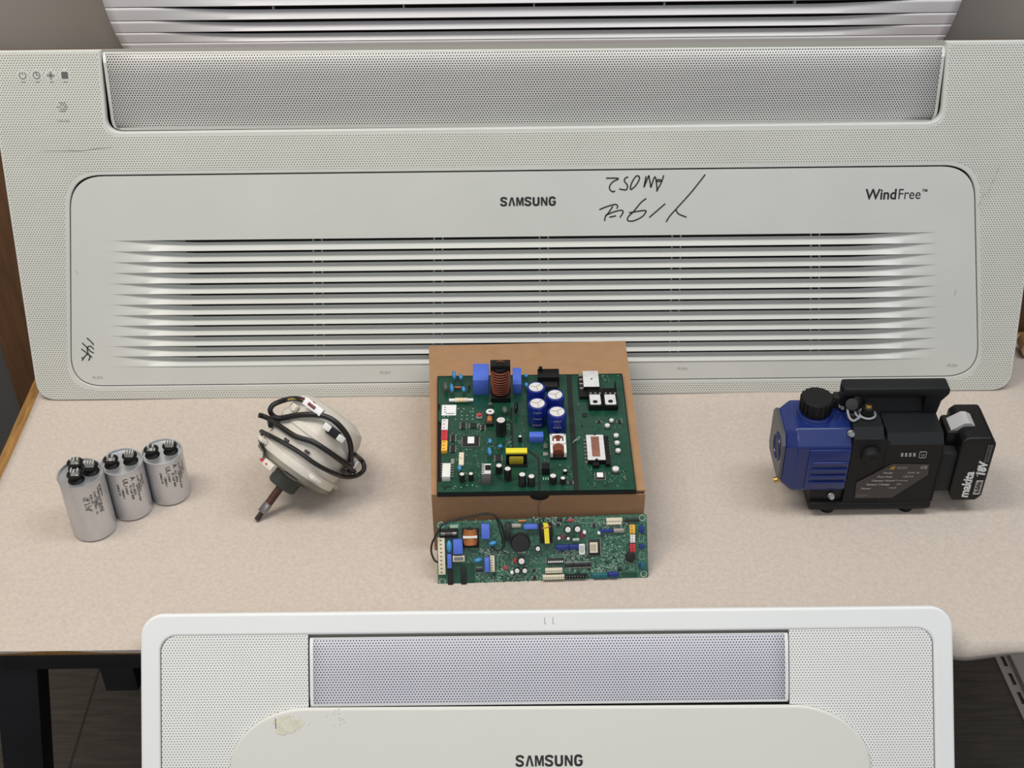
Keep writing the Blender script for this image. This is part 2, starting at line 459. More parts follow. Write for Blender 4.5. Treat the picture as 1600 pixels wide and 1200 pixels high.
# ================================================================== lettering shared by both branded panels
def brand_word(parent, cx_, cy_, wdt, h, z, m):
    """the word on the panels: heavy capitals, the A without its bar"""
    t = h; wl = wdt / 7.0; st = wl * 0.25; mb = MB()
    gx = wl * 0.84
    def poly(p): mb.prism(p, z, z + 0.0003)
    def stroke(pts, closed=False):
        pass
    for i, ch in enumerate('SAMSUNG'):
        x = cx_ - wdt / 2 + i * wl + (wl - gx) / 2
        X = lambda a: x + a * gx
        Y = lambda b: cy_ - t / 2 + b * t
        s = 0.31
        if ch == 'S':
            pts = [(0.93, 0.74), (0.80, 0.90), (0.5, 0.95), (0.2, 0.88), (0.14, 0.70), (0.3, 0.57), (0.7, 0.44), (0.86, 0.28), (0.78, 0.11), (0.5, 0.05), (0.18, 0.11), (0.07, 0.28)]
            ribbon(mb, [(X(a), Y(b)) for a, b in pts], gx * s * 0.92, z)
        elif ch == 'A':
            poly([(X(0.0), Y(0)), (X(0.27), Y(0)), (X(0.5), Y(0.80)), (X(0.73), Y(0)), (X(1.0), Y(0)), (X(0.66), Y(1)), (X(0.34), Y(1))])
        elif ch == 'M':
            poly([(X(-0.04), Y(0)), (X(-0.04), Y(1)), (X(0.28), Y(1)), (X(0.5), Y(0.42)), (X(0.72), Y(1)), (X(1.04), Y(1)), (X(1.04), Y(0)), (X(0.82), Y(0)), (X(0.82), Y(0.70)), (X(0.6), Y(0.05)), (X(0.4), Y(0.05)), (X(0.18), Y(0.70)), (X(0.18), Y(0))])
        elif ch == 'U':
            ribbon(mb, [(X(0.14), Y(1)), (X(0.14), Y(0.6)), (X(0.14), Y(0.28)), (X(0.25), Y(0.1)), (X(0.5), Y(0.06)), (X(0.75), Y(0.1)), (X(0.86), Y(0.28)), (X(0.86), Y(0.6)), (X(0.86), Y(1))], gx * s, z)
        elif ch == 'N':
            poly([(X(0.02), Y(0)), (X(0.02), Y(1)), (X(0.30), Y(1)), (X(0.74), Y(0.36)), (X(0.74), Y(1)), (X(0.98), Y(1)), (X(0.98), Y(0)), (X(0.70), Y(0)), (X(0.26), Y(0.64)), (X(0.26), Y(0))])
        elif ch == 'G':
            ribbon(mb, [(X(0.88), Y(0.74)), (X(0.76), Y(0.90)), (X(0.5), Y(0.95)), (X(0.22), Y(0.88)), (X(0.13), Y(0.65)), (X(0.13), Y(0.35)), (X(0.22), Y(0.12)), (X(0.5), Y(0.05)), (X(0.78), Y(0.12)), (X(0.87), Y(0.3)), (X(0.87), Y(0.48))], gx * s, z)
            poly([(X(0.52), Y(0.42)), (X(1.0), Y(0.42)), (X(1.0), Y(0.56)), (X(0.52), Y(0.56))])
    o = mb.build('lettering', m, parent, smooth=0)
    return o

def lerp(a, b, t): return a + (b - a) * t
def sstep(t): t = max(0, min(1, t)); return t * t * (3 - 2 * t)

# ================================================================== large grille panel leaning behind the objects
t16 = math.radians(16.3)
P2 = Plane((0.0172, 1.5244, 0.7580), (1, 0, 0), (0, math.sin(t16), math.cos(t16)))
big = thing('ceiling_unit_panel', 'largest off-white panel with long louvred grille, leaning upright at back of table', 'air conditioner panel', mw=P2.mw)
U = P2.uv
bl = U(61, 627); br = U(1576, 610)
W = 0.7035
outer = round_poly([(-W, -0.006), (W, -0.006), (W, 0.489), (0.5572, 0.489), (0.5625, 0.3822), (-0.5575, 0.3805), (-0.552, 0.489), (-W, 0.489)],
                   [0.030, 0.030, 0.002, 0.001, 0.020, 0.020, 0.001, 0.002])
def grille_outline(g):
    # trapezoid with big rounded corners, g = grow
    return round_poly([(-0.6515-g, 0.0165-g), (0.6540+g, 0.0180-g), (0.6120+g, 0.3225+g), (-0.6130-g, 0.3210+g)], [0.042, 0.042, 0.050, 0.050], n=12)
curve_obj('frame', [outer, grille_outline(0.0018)], 0.0, 0.012, M['panel'], big, bevel=0.0016)
# folded skirt behind the face
MB().b2((-W+0.02, 0.004, -0.020), (W-0.02, 0.010, -0.010)).b2((-W+0.006, 0.03, -0.020), (-W+0.011, 0.485, -0.010)).b2((W-0.011, 0.03, -0.020), (W-0.006, 0.485, -0.010)).build('skirt', M['panel'], big)
fo = round_poly([(-W+0.003, -0.003), (W-0.003, -0.003), (W-0.003, 0.486), (0.5622, 0.486), (0.5675, 0.3767), (-0.5625, 0.3750), (-0.557, 0.486), (-W+0.003, 0.486)],
                [0.028, 0.028, 0.002, 0.001, 0.024, 0.024, 0.001, 0.002])
curve_obj('perforated_field', [fo, grille_outline(0.0075)], 0.0003, 0.0004, M['panel_perf'], big)
curve_obj('seam_channel', [grille_outline(0.004)], -0.0135, 0.002, M['dark_gap'], big)
# grille face plate with the louvre opening cut out of it
NS = 12
vT, vB = 0.2312, 0.0450
def end_u(v, side):
    t = (v - vB) / (vT - vB)
    return (lerp(-0.600, -0.577, t) if side < 0 else lerp(0.600, 0.580, t))
open_loop = [(end_u(vB, -1), vB), (end_u(vB, 1), vB), (end_u(vT, 1), vT), (end_u(vT, -1), vT)]
curve_obj('grille_plate', [grille_outline(0.0), open_loop], 0.0004, 0.004, M['panel'], big, bevel=0.0)
def make_slat(parent, vlo, vhi, name='slat', m=None, D=0.0085, ramp=0.115, base=lambda u, v: 0.0, ends=end_u, hi_gap=0.0060, n=72, th=0.0016):
    mb = MB(); prof = [(0.0, 0.0014), (0.03, 0.0016), (0.46, -0.0058), (0.70, -0.0082), (1.0, -0.0092)]
    rows = []
    for i in range(n + 1):
        t = i / n; t = 0.5 - 0.5 * math.cos(PI * t) * (0.4) - 0.5 * (1 - 2 * t) * 0.6 if False else t
        uL, uR = ends(vlo, -1), ends(vlo, 1); uL2, uR2 = ends(vhi, -1), ends(vhi, 1)
        # concentrate columns near the tapering ends
        tt = t + 0.13 * math.sin(2 * PI * t) * -1
        u0 = lerp(uL, uR, tt); u1 = lerp(uL2, uR2, tt)
        dist = min(u0 - uL, uR - u0)
        a = sstep(dist / ramp)
        top = (vhi - vlo) - hi_gap * sstep((dist - 0.02) / ramp)
        fr = []; bk = []
        for (s, nn) in prof:
            v = vlo + s * top; u = lerp(u0, u1, s)
            z = nn * a * (D / 0.0092) + 0.0004 + base(u, v)
            fr.append(mb.bm.verts.new((u, v, z))); bk.append(mb.bm.verts.new((u, v, z - th - 0.0004 * (1 if s > 0 else 0))))
        rows.append(fr + list(reversed(bk)))
    for a, b in zip(rows, rows[1:]):
        k = len(a)
        for j in range(k): mb.bm.faces.new((a[j], a[(j+1) % k], b[(j+1) % k], b[j]))
    mb.bm.faces.new(rows[0]); mb.bm.faces.new(list(reversed(rows[-1])))
    return mb.build(name, m or M['slat'], parent, smooth=35)
for k in range(NS):
    make_slat(big, lerp(vB, vT, k / NS), lerp(vB, vT, (k + 1) / NS))
MB().b2((-0.64, 0.022, -0.032), (0.63, 0.30, -0.030)).build('rear_screen', M['dark_gap'], big)
MB().b2((-0.61, 0.03, -0.0145), (-0.470, 0.25, -0.0125)).build('inner_plate', M['grey_inner'], big)
MB().b2((-0.468, 0.03, -0.018), (-0.452, 0.25, -0.016)).build('inner_strip', M['grey_inner'], big)
for px in (495, 685, 850, 1058, 1275):
    u = U(px, 378)[0]; u2 = U(px + (800 - px) * -0.02 - (9 if px > 1000 else -9 if px < 600 else 0), 575)[0]
    for d in (-0.006, 0.006):
        mb = MB(); mb.prism([(u2 + d - 0.0009, 0.03), (u2 + d + 0.0009, 0.03), (u + d + 0.0009, 0.236), (u + d - 0.0009, 0.236)], -0.016, -0.0102)
        mb.build('grille_rib', M['slat'], big, smooth=0)
# swing flap inside the notch: rolled top lip then a face that tips downwards
def flap(parent, pL, pR, m, name='flap'):
    """pL / pR: list of (u, v, n) down the two sides"""
    mb = MB(); n = 24; rows = []
    for i in range(n + 1):
        t = i / n
        rows.append([mb.bm.verts.new((lerp(a[0], b[0], t), lerp(a[1], b[1], t), a[2])) for a, b in zip(pL, pR)])
    for a, b in zip(rows, rows[1:]):
        for j in range(len(a) - 1): mb.bm.faces.new((a[j], a[j+1], b[j+1], b[j]))
    o = mb.build(name, m, parent, smooth=50)
    mo = o.modifiers.new('thickness', 'SOLIDIFY'); mo.thickness = 0.0015; mo.offset = -1
    return o
def fl(px, py, h): a = U(px, py, h); return (a[0], a[1], h)
Lf = [fl(158.5, 81.5, -0.0080), fl(160, 84, -0.0050), fl(161.5, 98, 0.0000), fl(164.5, 118, -0.0020), fl(168, 145, -0.0060), fl(171.5, 170, -0.0105), fl(173.5, 186, -0.0135), fl(175.5, 194, -0.0150), fl(179, 200, -0.0160), fl(186, 203.8, -0.0165)]
Rf = [fl(1478.5, 71.5, -0.0080), fl(1477.5, 74, -0.0050), fl(1476, 88, 0.0000), fl(1473.5, 108, -0.0020), fl(1470, 134, -0.0060), fl(1467, 158, -0.0105), fl(1465, 173, -0.0135), fl(1463, 181, -0.0150), fl(1459.5, 187, -0.0160), fl(1452, 190.8, -0.0165)]
fp_ = flap(big, Lf, Rf, M['flap_perf'])
def border(parent, L, R, wd, m, skip=0):
    """plain unperforated rim round a flap"""
    for S, sg in ((L, 1), (R, -1)):
        mb = MB(); rows = [(mb.bm.verts.new((p[0], p[1], p[2] + 0.0005)), mb.bm.verts.new((p[0] + sg * wd, p[1], p[2] + 0.0005))) for p in S]
        for a, b in zip(rows, rows[1:]): mb.bm.faces.new((a[0], a[1], b[1], b[0]))
        mb.build('side_rim', m, parent)
    for (i, j) in ((0, 1), (len(L) - 2, len(L) - 1)):
        mb = MB(); q = [mb.bm.verts.new((p[0], p[1], p[2] + 0.0005)) for p in (L[i], R[i], R[j], L[j])]; mb.bm.faces.new(q)
        mb.build('edge_rim', m, parent)
border(fp_, Lf, Rf, 0.0042, M['panel'])
MB().b2((-0.5525, 0.476, -0.016), (0.5575, 0.4885, -0.008)).build('top_rail', M['grey_inner'], big)
MB().b2((-0.556, 0.378, -0.025), (0.557, 0.486, -0.023)).build('flap_recess', M['dark_gap'], big)
brand_word(big, *U(825, 314.5), 0.0775, 0.0118, 0.0008, M['print'])
a = U(1399, 304)
text_obj('lettering', 'Wind', 0.0205, M['print'], big, (a[0] - 0.0195, a[1], 0.0006), offset=0.00045, sx=0.92)
text_obj('lettering', 'Free', 0.0205, M['print'], big, (a[0] + 0.0190, a[1], 0.0006), sx=0.86)
text_obj('lettering', 'TM', 0.0055, M['print'], big, (a[0] + 0.0395, a[1] + 0.0052, 0.0006), offset=0.0001)
for q in ((153, 590), (602, 582), (1066, 576), (1488, 571)):
    a = U(*q); text_obj('push_mark', 'PUSH', 0.0062, M['faint'], big, (a[0], a[1], 0.0006))
# handwriting in black marker
ink = MB()
def zz(x, y, k=8.0, ox=920, oy=250): return U(ox + x / k, oy + y / k)
strokes = [
 [(215, 225), (370, 228), (300, 270), (262, 320), (262, 365), (300, 395), (328, 382)],
 [(492, 208), (455, 225), (445, 262), (480, 310), (480, 345), (460, 372), (380, 358)],
 [(630, 200), (590, 200), (540, 275), (520, 340), (530, 366), (590, 310), (632, 235), (625, 198)],
 [(715, 200), (688, 340)], [(688, 340), (750, 188)], [(750, 188), (775, 343)], [(775, 343), (828, 205), (855, 388)],
 [(935, 188), (905, 280), (845, 388)], [(915, 255), (870, 240), (850, 262), (900, 265)],
 [(1455, 178), (1280, 400), (1090, 610), (1010, 700), (965, 772)],
 [(1090, 622), (1120, 670), (1220, 712)],
 [(955, 543), (755, 715)],
 [(718, 478), (650, 530), (560, 640), (490, 710), (490, 755), (560, 757), (660, 710), (710, 650), (690, 628), (500, 657)],
 [(130, 618), (230, 578), (330, 552), (360, 575), (348, 605)],
 [(300, 575), (250, 650), (205, 710), (198, 760)],
 [(205, 690), (300, 650), (400, 625), (428, 650), (388, 716)],
 [(255, 712), (340, 695)],
]
for s in strokes: ribbon(ink, [zz(*p) for p in s], 0.00165, 0.0010)
for s in ([(345, 235), (420, 300), (490, 378)], [(250, 340), (340, 425), (420, 510), (490, 550)], [(372, 550), (355, 470), (365, 425), (410, 405), (455, 430), (492, 470)],
          [(230, 462), (340, 545), (455, 640)], [(245, 705), (290, 640), (340, 585), (380, 572), (405, 610), (405, 660), (380, 705)], [(235, 650), (265, 645)]):
    ribbon(ink, [U(110 + p[0] / 13.33, 510 + p[1] / 13.33) for p in s], 0.0015, 0.0010)
ink.build('handwriting', M['ink'], big, smooth=0)
# touch icons on white spots
def disc_pts(c, r, n=20): return [(c[0] + r * math.cos(2*PI*k/n), c[1] + r * math.sin(2*PI*k/n)) for k in range(n)]
for i, q in enumerate(((35.7, 117.8), (57.4, 117.6), (79.5, 117.8), (101.4, 117.5))):
    c = U(*q)
    curve_obj('icon_spot', [disc_pts(c, 0.0075)], 0.0006, 0.0003, M['panel'], big)
    mb = MB(); R_ = 0.0044; z = 0.0009; wv = 0.0011
    if i == 0:
        ribbon(mb, [(c[0] + R_*math.sin(a), c[1] + R_*math.cos(a)) for a in [math.radians(28 + k*304/16) for k in range(17)]], wv, z)
        ribbon(mb, [(c[0], c[1] + R_ * 1.0), (c[0], c[1] + R_ * 0.15)], wv, z)
    elif i == 1:
        ribbon(mb, [(c[0] + R_*math.sin(a), c[1] + R_*math.cos(a)) for a in [math.radians(k*360/16) for k in range(17)]], wv, z)
        ribbon(mb, [(c[0], c[1] + R_ * 0.75), (c[0] + 0.0002, c[1])], wv, z); ribbon(mb, [(c[0], c[1]), (c[0] + R_ * 0.6, c[1] - 0.0002)], wv, z)
    elif i == 2:
        for k in range(4):
            a = math.radians(80 + 90 * k)
            pts = [(0, 0), (0.6, 0.35), (1.0, 0.3), (1.05, 0.0), (0.8, -0.2), (0, 0)]
            ribbon(mb, [(c[0] + R_*(x*math.cos(a) - y*math.sin(a)), c[1] + R_*(x*math.sin(a) + y*math.cos(a))) for x, y in pts], wv*0.8, z)
    else:
        mb.prism(rrect(c[0]-0.0044, c[1]-0.0046, c[0]+0.0044, c[1]+0.0046, 0.0015, 4), z - 0.0002, z)
    mb.build('touch_icon', M['grey_print'], big, smooth=0)
mb = MB()
for (i, j) in [(a, b) for a in range(-2, 3) for b in range(-2, 3)]:
    if abs(i) + abs(j) * 0.8 < 2.7 and (i, j) != (0, 0):
        q = U(97.5 + i * 3.6 + (j % 2) * 1.8, 167 + j * 3.3); mb.cyl((q[0], q[1], 0.0006), (q[0], q[1], 0.0009), 0.0009, seg=8)
mb.build('sensor_holes', M['grey_print'], big, smooth=0, kind='stuff')
mb = MB()
for x_ in (91, 94.5, 98, 103, 107): q = U(x_, 188.5); mb.box((q[0], q[1], 0.0008), (0.0016, 0.0022, 0.0003))
for x_ in (37, 58.5, 81, 102): q = U(x_, 127.6); mb.box((q[0], q[1], 0.0008), (0.0052, 0.0012, 0.0003))
mb.build('tiny_caption', M['scuff'], big, smooth=0, kind='stuff')
sc = MB()
for s in ([(268, 700), (400, 700), (500, 702), (580, 690), (700, 678)],):
    ribbon(sc, [U(p[0] / 4, 60 + p[1] / 4) for p in s], 0.0008, 0.0009)
ribbon(sc, [U(106, 234), (U(115, 234.5))], 0.0016, 0.00095)
for s in ([(1300 + 1400/5.33, 240 + 95/5.33), (1300 + 1330/5.33, 240 + 250/5.33), (1300 + 1290/5.33, 240 + 360/5.33)], [(1300 + 1270/5.33, 240 + 330/5.33), (1300 + 1215/5.33, 240 + 440/5.33)],
          [(1494, 452), (1491, 461)], [(119, 422), (122, 428)]):
    ribbon(sc, [U(*p) for p in s], 0.0007, 0.0009)
sc.build('scuff_mark', M['scuff'], big, smooth=0)

# ================================================================== convex grille standing on the ledge (top of the picture)
top = thing('convex_grille', 'pale grey convex louvred grille cut off by the upper edge, standing on the ledge', 'air conditioner grille', (0.035, 1.772, 1.171))
TV = [0.0, 0.0155, 0.0315, 0.0490, 0.0690, 0.090, 0.113, 0.134, 0.155, 0.176, 0.197, 0.218]
def tbase(v):   # how far the front bulges towards the room at height v
    R_ = 0.20; vm = 0.17
    return 0.007 * max(0.0, 1 - v / 0.11) ** 2
def tend(v):
    # rounded lower corners
    R_ = 0.14; h = max(0.0, min(v, R_))
    return 0.588 - 0.016 * max(0.0, 1 - v / 0.09) ** 2 + 0.03 * max(0.0, v - 0.05)
def top_slat(v0, v1):
    mb = MB(); n = 90; rows = []
    louv = 0.010 < v0 < 0.2
    for i in range(n + 1):
        t = i / n; rows.append([])
        for (s, nn) in ((0.0, 0.0), (0.05, 0.0), (0.4, 0.0040), (0.75, 0.0064), (0.955, 0.0072)):
            v = lerp(v0, v1, s); e = tend(v); u = lerp(-e, e, t)
            d = e - abs(u)
            a = sstep((d - 0.04) / 0.17) if louv else 0.0
            vv = v0 + (v - v0) * (1 - 0.38 * a)
            g = 0
            rows[-1].append(mb.bm.verts.new((u, tbase(vv) + (nn if s == 0.0 else nn * a) + g, vv)))
    for a, b in zip(rows, rows[1:]):
        for j in range(len(a) - 1): mb.bm.faces.new((a[j], a[j+1], b[j+1], b[j]))
    o = mb.build('slat', M['top_slat'], top, smooth=35)
    mo = o.modifiers.new('thickness', 'SOLIDIFY'); mo.thickness = 0.0006; mo.offset = -1
for a, b in zip(TV, TV[1:]): top_slat(a, b)
mb = MB()
pts = [(-tend(v) + 0.006, v) for v in [k * 0.01 for k in range(22)]] + [(tend(v) - 0.006, v) for v in [k * 0.01 for k in range(21, -1, -1)]]
mb.prism([(x, v) for x, v in pts], 0, 0.003, Matrix.Translation((0, 0.026, 0.001)) @ Matrix.Rotation(PI/2, 4, 'X'))
mb.build('backing', M['dark_gap'], top, smooth=0)
for u in (-0.36, -0.18, 0.0, 0.18, 0.36):
    MB().b2((u, 0.009, 0.05), (u + 0.0018, 0.022, 0.215)).build('grille_rib', M['top_slat'], top, smooth=0)

# ================================================================== panel in front of the table
t39 = math.radians(39)
P3 = Plane((0.04, 1.06, 0.803), (1, 0, 0), (0, math.sin(t39), math.cos(t39)))
near = thing('ceiling_unit_panel', 'bright white panel with rounded corners leaning in front of the table, nearest the viewer', 'air conditioner panel', mw=P3.mw)
n_out = rrect(-0.4715, -0.42, 0.4655, 0.0, (0.03, 0.03, 0.026, 0.026), 12)
n_in = rrect(-0.449, -0.398, 0.4425, -0.0255, (0.02, 0.02, 0.019, 0.019), 10)
curve_obj('frame', [n_out, n_in], 0.0, 0.014, M['near'], near, bevel=0.003)
curve_obj('inner_tray', [rrect(-0.455, -0.404, 0.4485, -0.0205, 0.02, 6)], -0.0115, 0.002, M['grey_inner'], near)
def shrink(x0, y0, x1, y1, r): return rrect(x0, y0, x1, y1, r, 10)
# left and right perforated wings, with the big cover's corner cut out
cv = [(-0.369, -0.398), (-0.369, -0.178)] + [(-0.369 + 0.089 * (1 - math.cos(a)), -0.178 + 0.0695 * math.sin(a)) for a in [k * PI/2/14 for k in range(1, 15)]]
wl = [(-0.2785, -0.1085)] + [(-0.2785, -0.0250)] + [(-0.429, -0.0250)] + [(-0.429 - 0.0185*math.sin(a), -0.0435 + 0.0185*math.cos(a)) for a in [k*PI/2/8 for k in range(1, 9)]] + [(-0.4475, -0.398)] + cv
cvr = [(0.368, -0.398), (0.368, -0.182)] + [(0.368 - 0.092 * (1 - math.cos(a)), -0.182 + 0.0715 * math.sin(a)) for a in [k * PI/2/14 for k in range(1, 15)]]
wr = [(0.2765, -0.1105)] + [(0.2765, -0.0245)] + [(0.4225, -0.0245)] + [(0.4225 + 0.0185*math.sin(a), -0.043 + 0.0185*math.cos(a)) for a in [k*PI/2/8 for k in range(1, 9)]] + [(0.4410, -0.398)] + cvr
curve_obj('perforated_wing', [wl], -0.0012, 0.004, M['near_perf'], near)
curve_obj('perforated_wing', [wr], -0.0012, 0.004, M['near_perf'], near)
cover = [(-0.3688, -0.396), (-0.3688, -0.178)] + [(-0.3688 + 0.089*(1-math.cos(a)), -0.178 + 0.0693*math.sin(a)) for a in [k*PI/2/14 for k in range(1, 15)]] \
      + [(0.3678 - 0.092*(1-math.cos(a)), -0.182 + 0.0713*math.sin(a)) for a in [k*PI/2/14 for k in range(13, -1, -1)]] + [(0.3678, -0.396)]
curve_obj('cover', [cover], 0.0034, 0.008, M['cover'], near, bevel=0.0030).scale = (1.0, 1.0, 1.0)
LF = [(-0.2765, -0.0335, -0.006), (-0.2765, -0.0345, -0.0030), (-0.2765, -0.044, -0.0010), (-0.2765, -0.070, -0.0012), (-0.2768, -0.100, -0.0040), (-0.2768, -0.1105, -0.0056), (-0.2768, -0.1132, -0.0065)]
RF = [(-x, v + 0.0, n) for x, v, n in LF]
LFs = [(x, v + 0.0042, n) for x, v, n in LF]
nf = flap(near, LFs, [(x - 0.0012, v + 0.0045, n) for x, v, n in RF], M['near_flap'])
border(nf, LFs, [(x - 0.0012, v + 0.0045, n) for x, v, n in RF], 0.004, M['near'])
MB().b2((-0.28, -0.100, -0.011), (0.278, -0.024, -0.0102)).build('rear_plate', M['grey_inner'], near)
MB().b2((-0.28, -0.113, -0.011), (0.278, -0.100, -0.0102)).build('flap_recess', M['dark_gap'], near)
brand_word(near, *P3.uv(858, 1188.5, 0.0034), 0.0785, 0.0122, 0.0036, M['print'])
mb = MB()
for px in (851, 864):
    a = P3.uv(px, 974); b = P3.uv(px, 964); ribbon(mb, [b, a, (a[0] + 0.0015, a[1])], 0.0007, 0.0004, sub=2)
mb.build('moulded_mark', M['faint'], near, smooth=0)
pts = []
c0 = P3.uv(450, 1132, 0.002)
for k in range(28):
    a = 2*PI*k/28; r_ = 1 + 0.16*math.sin(3*a+1) + 0.12*math.sin(5*a) + random.uniform(-0.08, 0.08)
    pts.append((c0[0] + 0.0165*r_*math.cos(a), c0[1] + 0.0105*r_*math.sin(a)))
curve_obj('glue_stain', [pts], 0.0037, 0.0003, M['stain'], near)
mb = MB()
ribbon(mb, [P3.uv(431, 1122, 0.002), P3.uv(431.5, 1138, 0.002)], 0.0009, 0.0039)
for k in range(26):
    q = P3.uv(random.gauss(527, 8) if k % 2 else random.gauss(460, 16), random.gauss(1122 if k % 2 else 1128, 10), 0.002)
    mb.box((q[0], q[1], 0.0036), (0.0007, 0.0006, 0.0003))
mb.build('dirt_speck', M['grey_print'], near, smooth=0, kind='stuff')
# low carton that carries this panel (below the picture)
ct = MB(); ct.b2((-0.36, 0.62, 0.0), (0.44, 0.90, 0.456), 0.002)
o = ct.build('carton', M['card'], None); o['label'] = 'plain brown carton below the picture carrying the front panel'; o['category'] = 'box'

# ================================================================== cardboard box under the large board
bx = thing('cardboard_box', 'brown kraft cardboard box, lid closed, under the larger green board', 'box', (0.0, 1.21, ZT))
BZ = 0.8477
BH = BZ - ZT
q = [Vector((p[0], p[1] - 0.0)) for p in []]
TT = Plane((0, 0, BZ), (1, 0, 0), (0, 1, 0))
fl_, fr_, rr_, rl_ = TT.uv(674, 773), TT.uv(1008, 766), TT.uv(977, 532.5), TT.uv(670, 540.5)
rr_ = (rr_[0], min(rr_[1], 1.5265)); rl_ = (rl_[0], min(rl_[1], 1.5265))
loc = lambda p: (p[0] - 0.0, p[1] - 1.21)
mb = MB(); base = [loc(fl_), loc(fr_), loc(rr_), loc(rl_)]
ins = [(base[0][0]+0.003, base[0][1]+0.003), (base[1][0]-0.003, base[1][1]+0.003), (base[2][0]-0.003, base[2][1]-0.009), (base[3][0]+0.003, base[3][1]-0.009)]
mb.prism(ins, 0.0005, BH - 0.004); mb.build('tray', M['card'], bx, smooth=0)
mb = MB(); mb.prism(base, BH - 0.0028, BH); 
# front wall of the lid with the thumb cut-out in its middle
fw = fr_[0] - fl_[0]; x0 = base[0][0]; x1 = base[1][0]; y0 = base[0][1]
xc = TT.uv(843, 770)[0]
cut = [(x0, 0.002), (x1 - 0.001, 0.002), (x1, BH - 0.0028)] + [(xc + 0.013 + 0.006, BH - 0.0028)] + [(xc + 0.012*math.cos(a), BH - 0.0035 - 0.0085*math.sin(a)) for a in [k*PI/8 for k in range(0, 9)]] + [(xc - 0.019, BH - 0.0028), (x0, BH - 0.0028)]
mb.prism([(x, z) for x, z in cut], -0.0012, 0.0, Matrix.Translation((0, y0, 0)) @ Matrix.Rotation(PI/2, 4, 'X'))
mb.prism([(0, 0.002), (0.30, 0.002), (0.30, BH-0.003), (0, BH-0.003)], 0, 0.0012, Matrix.Translation((x0 , y0, 0)) @ Matrix.Rotation(math.atan2(base[3][1]-base[0][1], base[3][0]-base[0][0]), 4, 'Z') @ Matrix.Rotation(PI/2, 4, 'X'))
mb.prism([(0, 0.002), (0.30, 0.002), (0.30, BH-0.003), (0, BH-0.003)], 0, -0.0012, Matrix.Translation((x1 , y0, 0)) @ Matrix.Rotation(math.atan2(base[2][1]-base[1][1], base[2][0]-base[1][0]), 4, 'Z') @ Matrix.Rotation(PI/2, 4, 'X'))
mb.build('lid', M['card'], bx, smooth=0)
mb = MB(); mb.prism([(xc - 0.012, BH-0.013), (xc + 0.012, BH-0.013), (xc+0.012, BH-0.003), (xc-0.012, BH-0.003)], -0.0005, 0.0002, Matrix.Translation((0, y0 + 0.0025, 0)) @ Matrix.Rotation(PI/2, 4, 'X'))
mb.build('thumb_slot', M['dark_gap'], bx, smooth=0)
mb = MB(); ribbon(mb, [(xc + 0.001, 0), (xc - 0.0015, -0.012), (xc + 0.001, -0.03)], 0.0008, 0)
bmesh.ops.transform(mb.bm, matrix=Matrix.Translation((0, y0 - 0.0016, BH - 0.012)) @ Matrix.Rotation(PI/2, 4, 'X'), verts=mb.bm.verts[:])
mb.build('crease', mat('dark_kraft', (112, 84, 60), 0.9), bx, smooth=0)

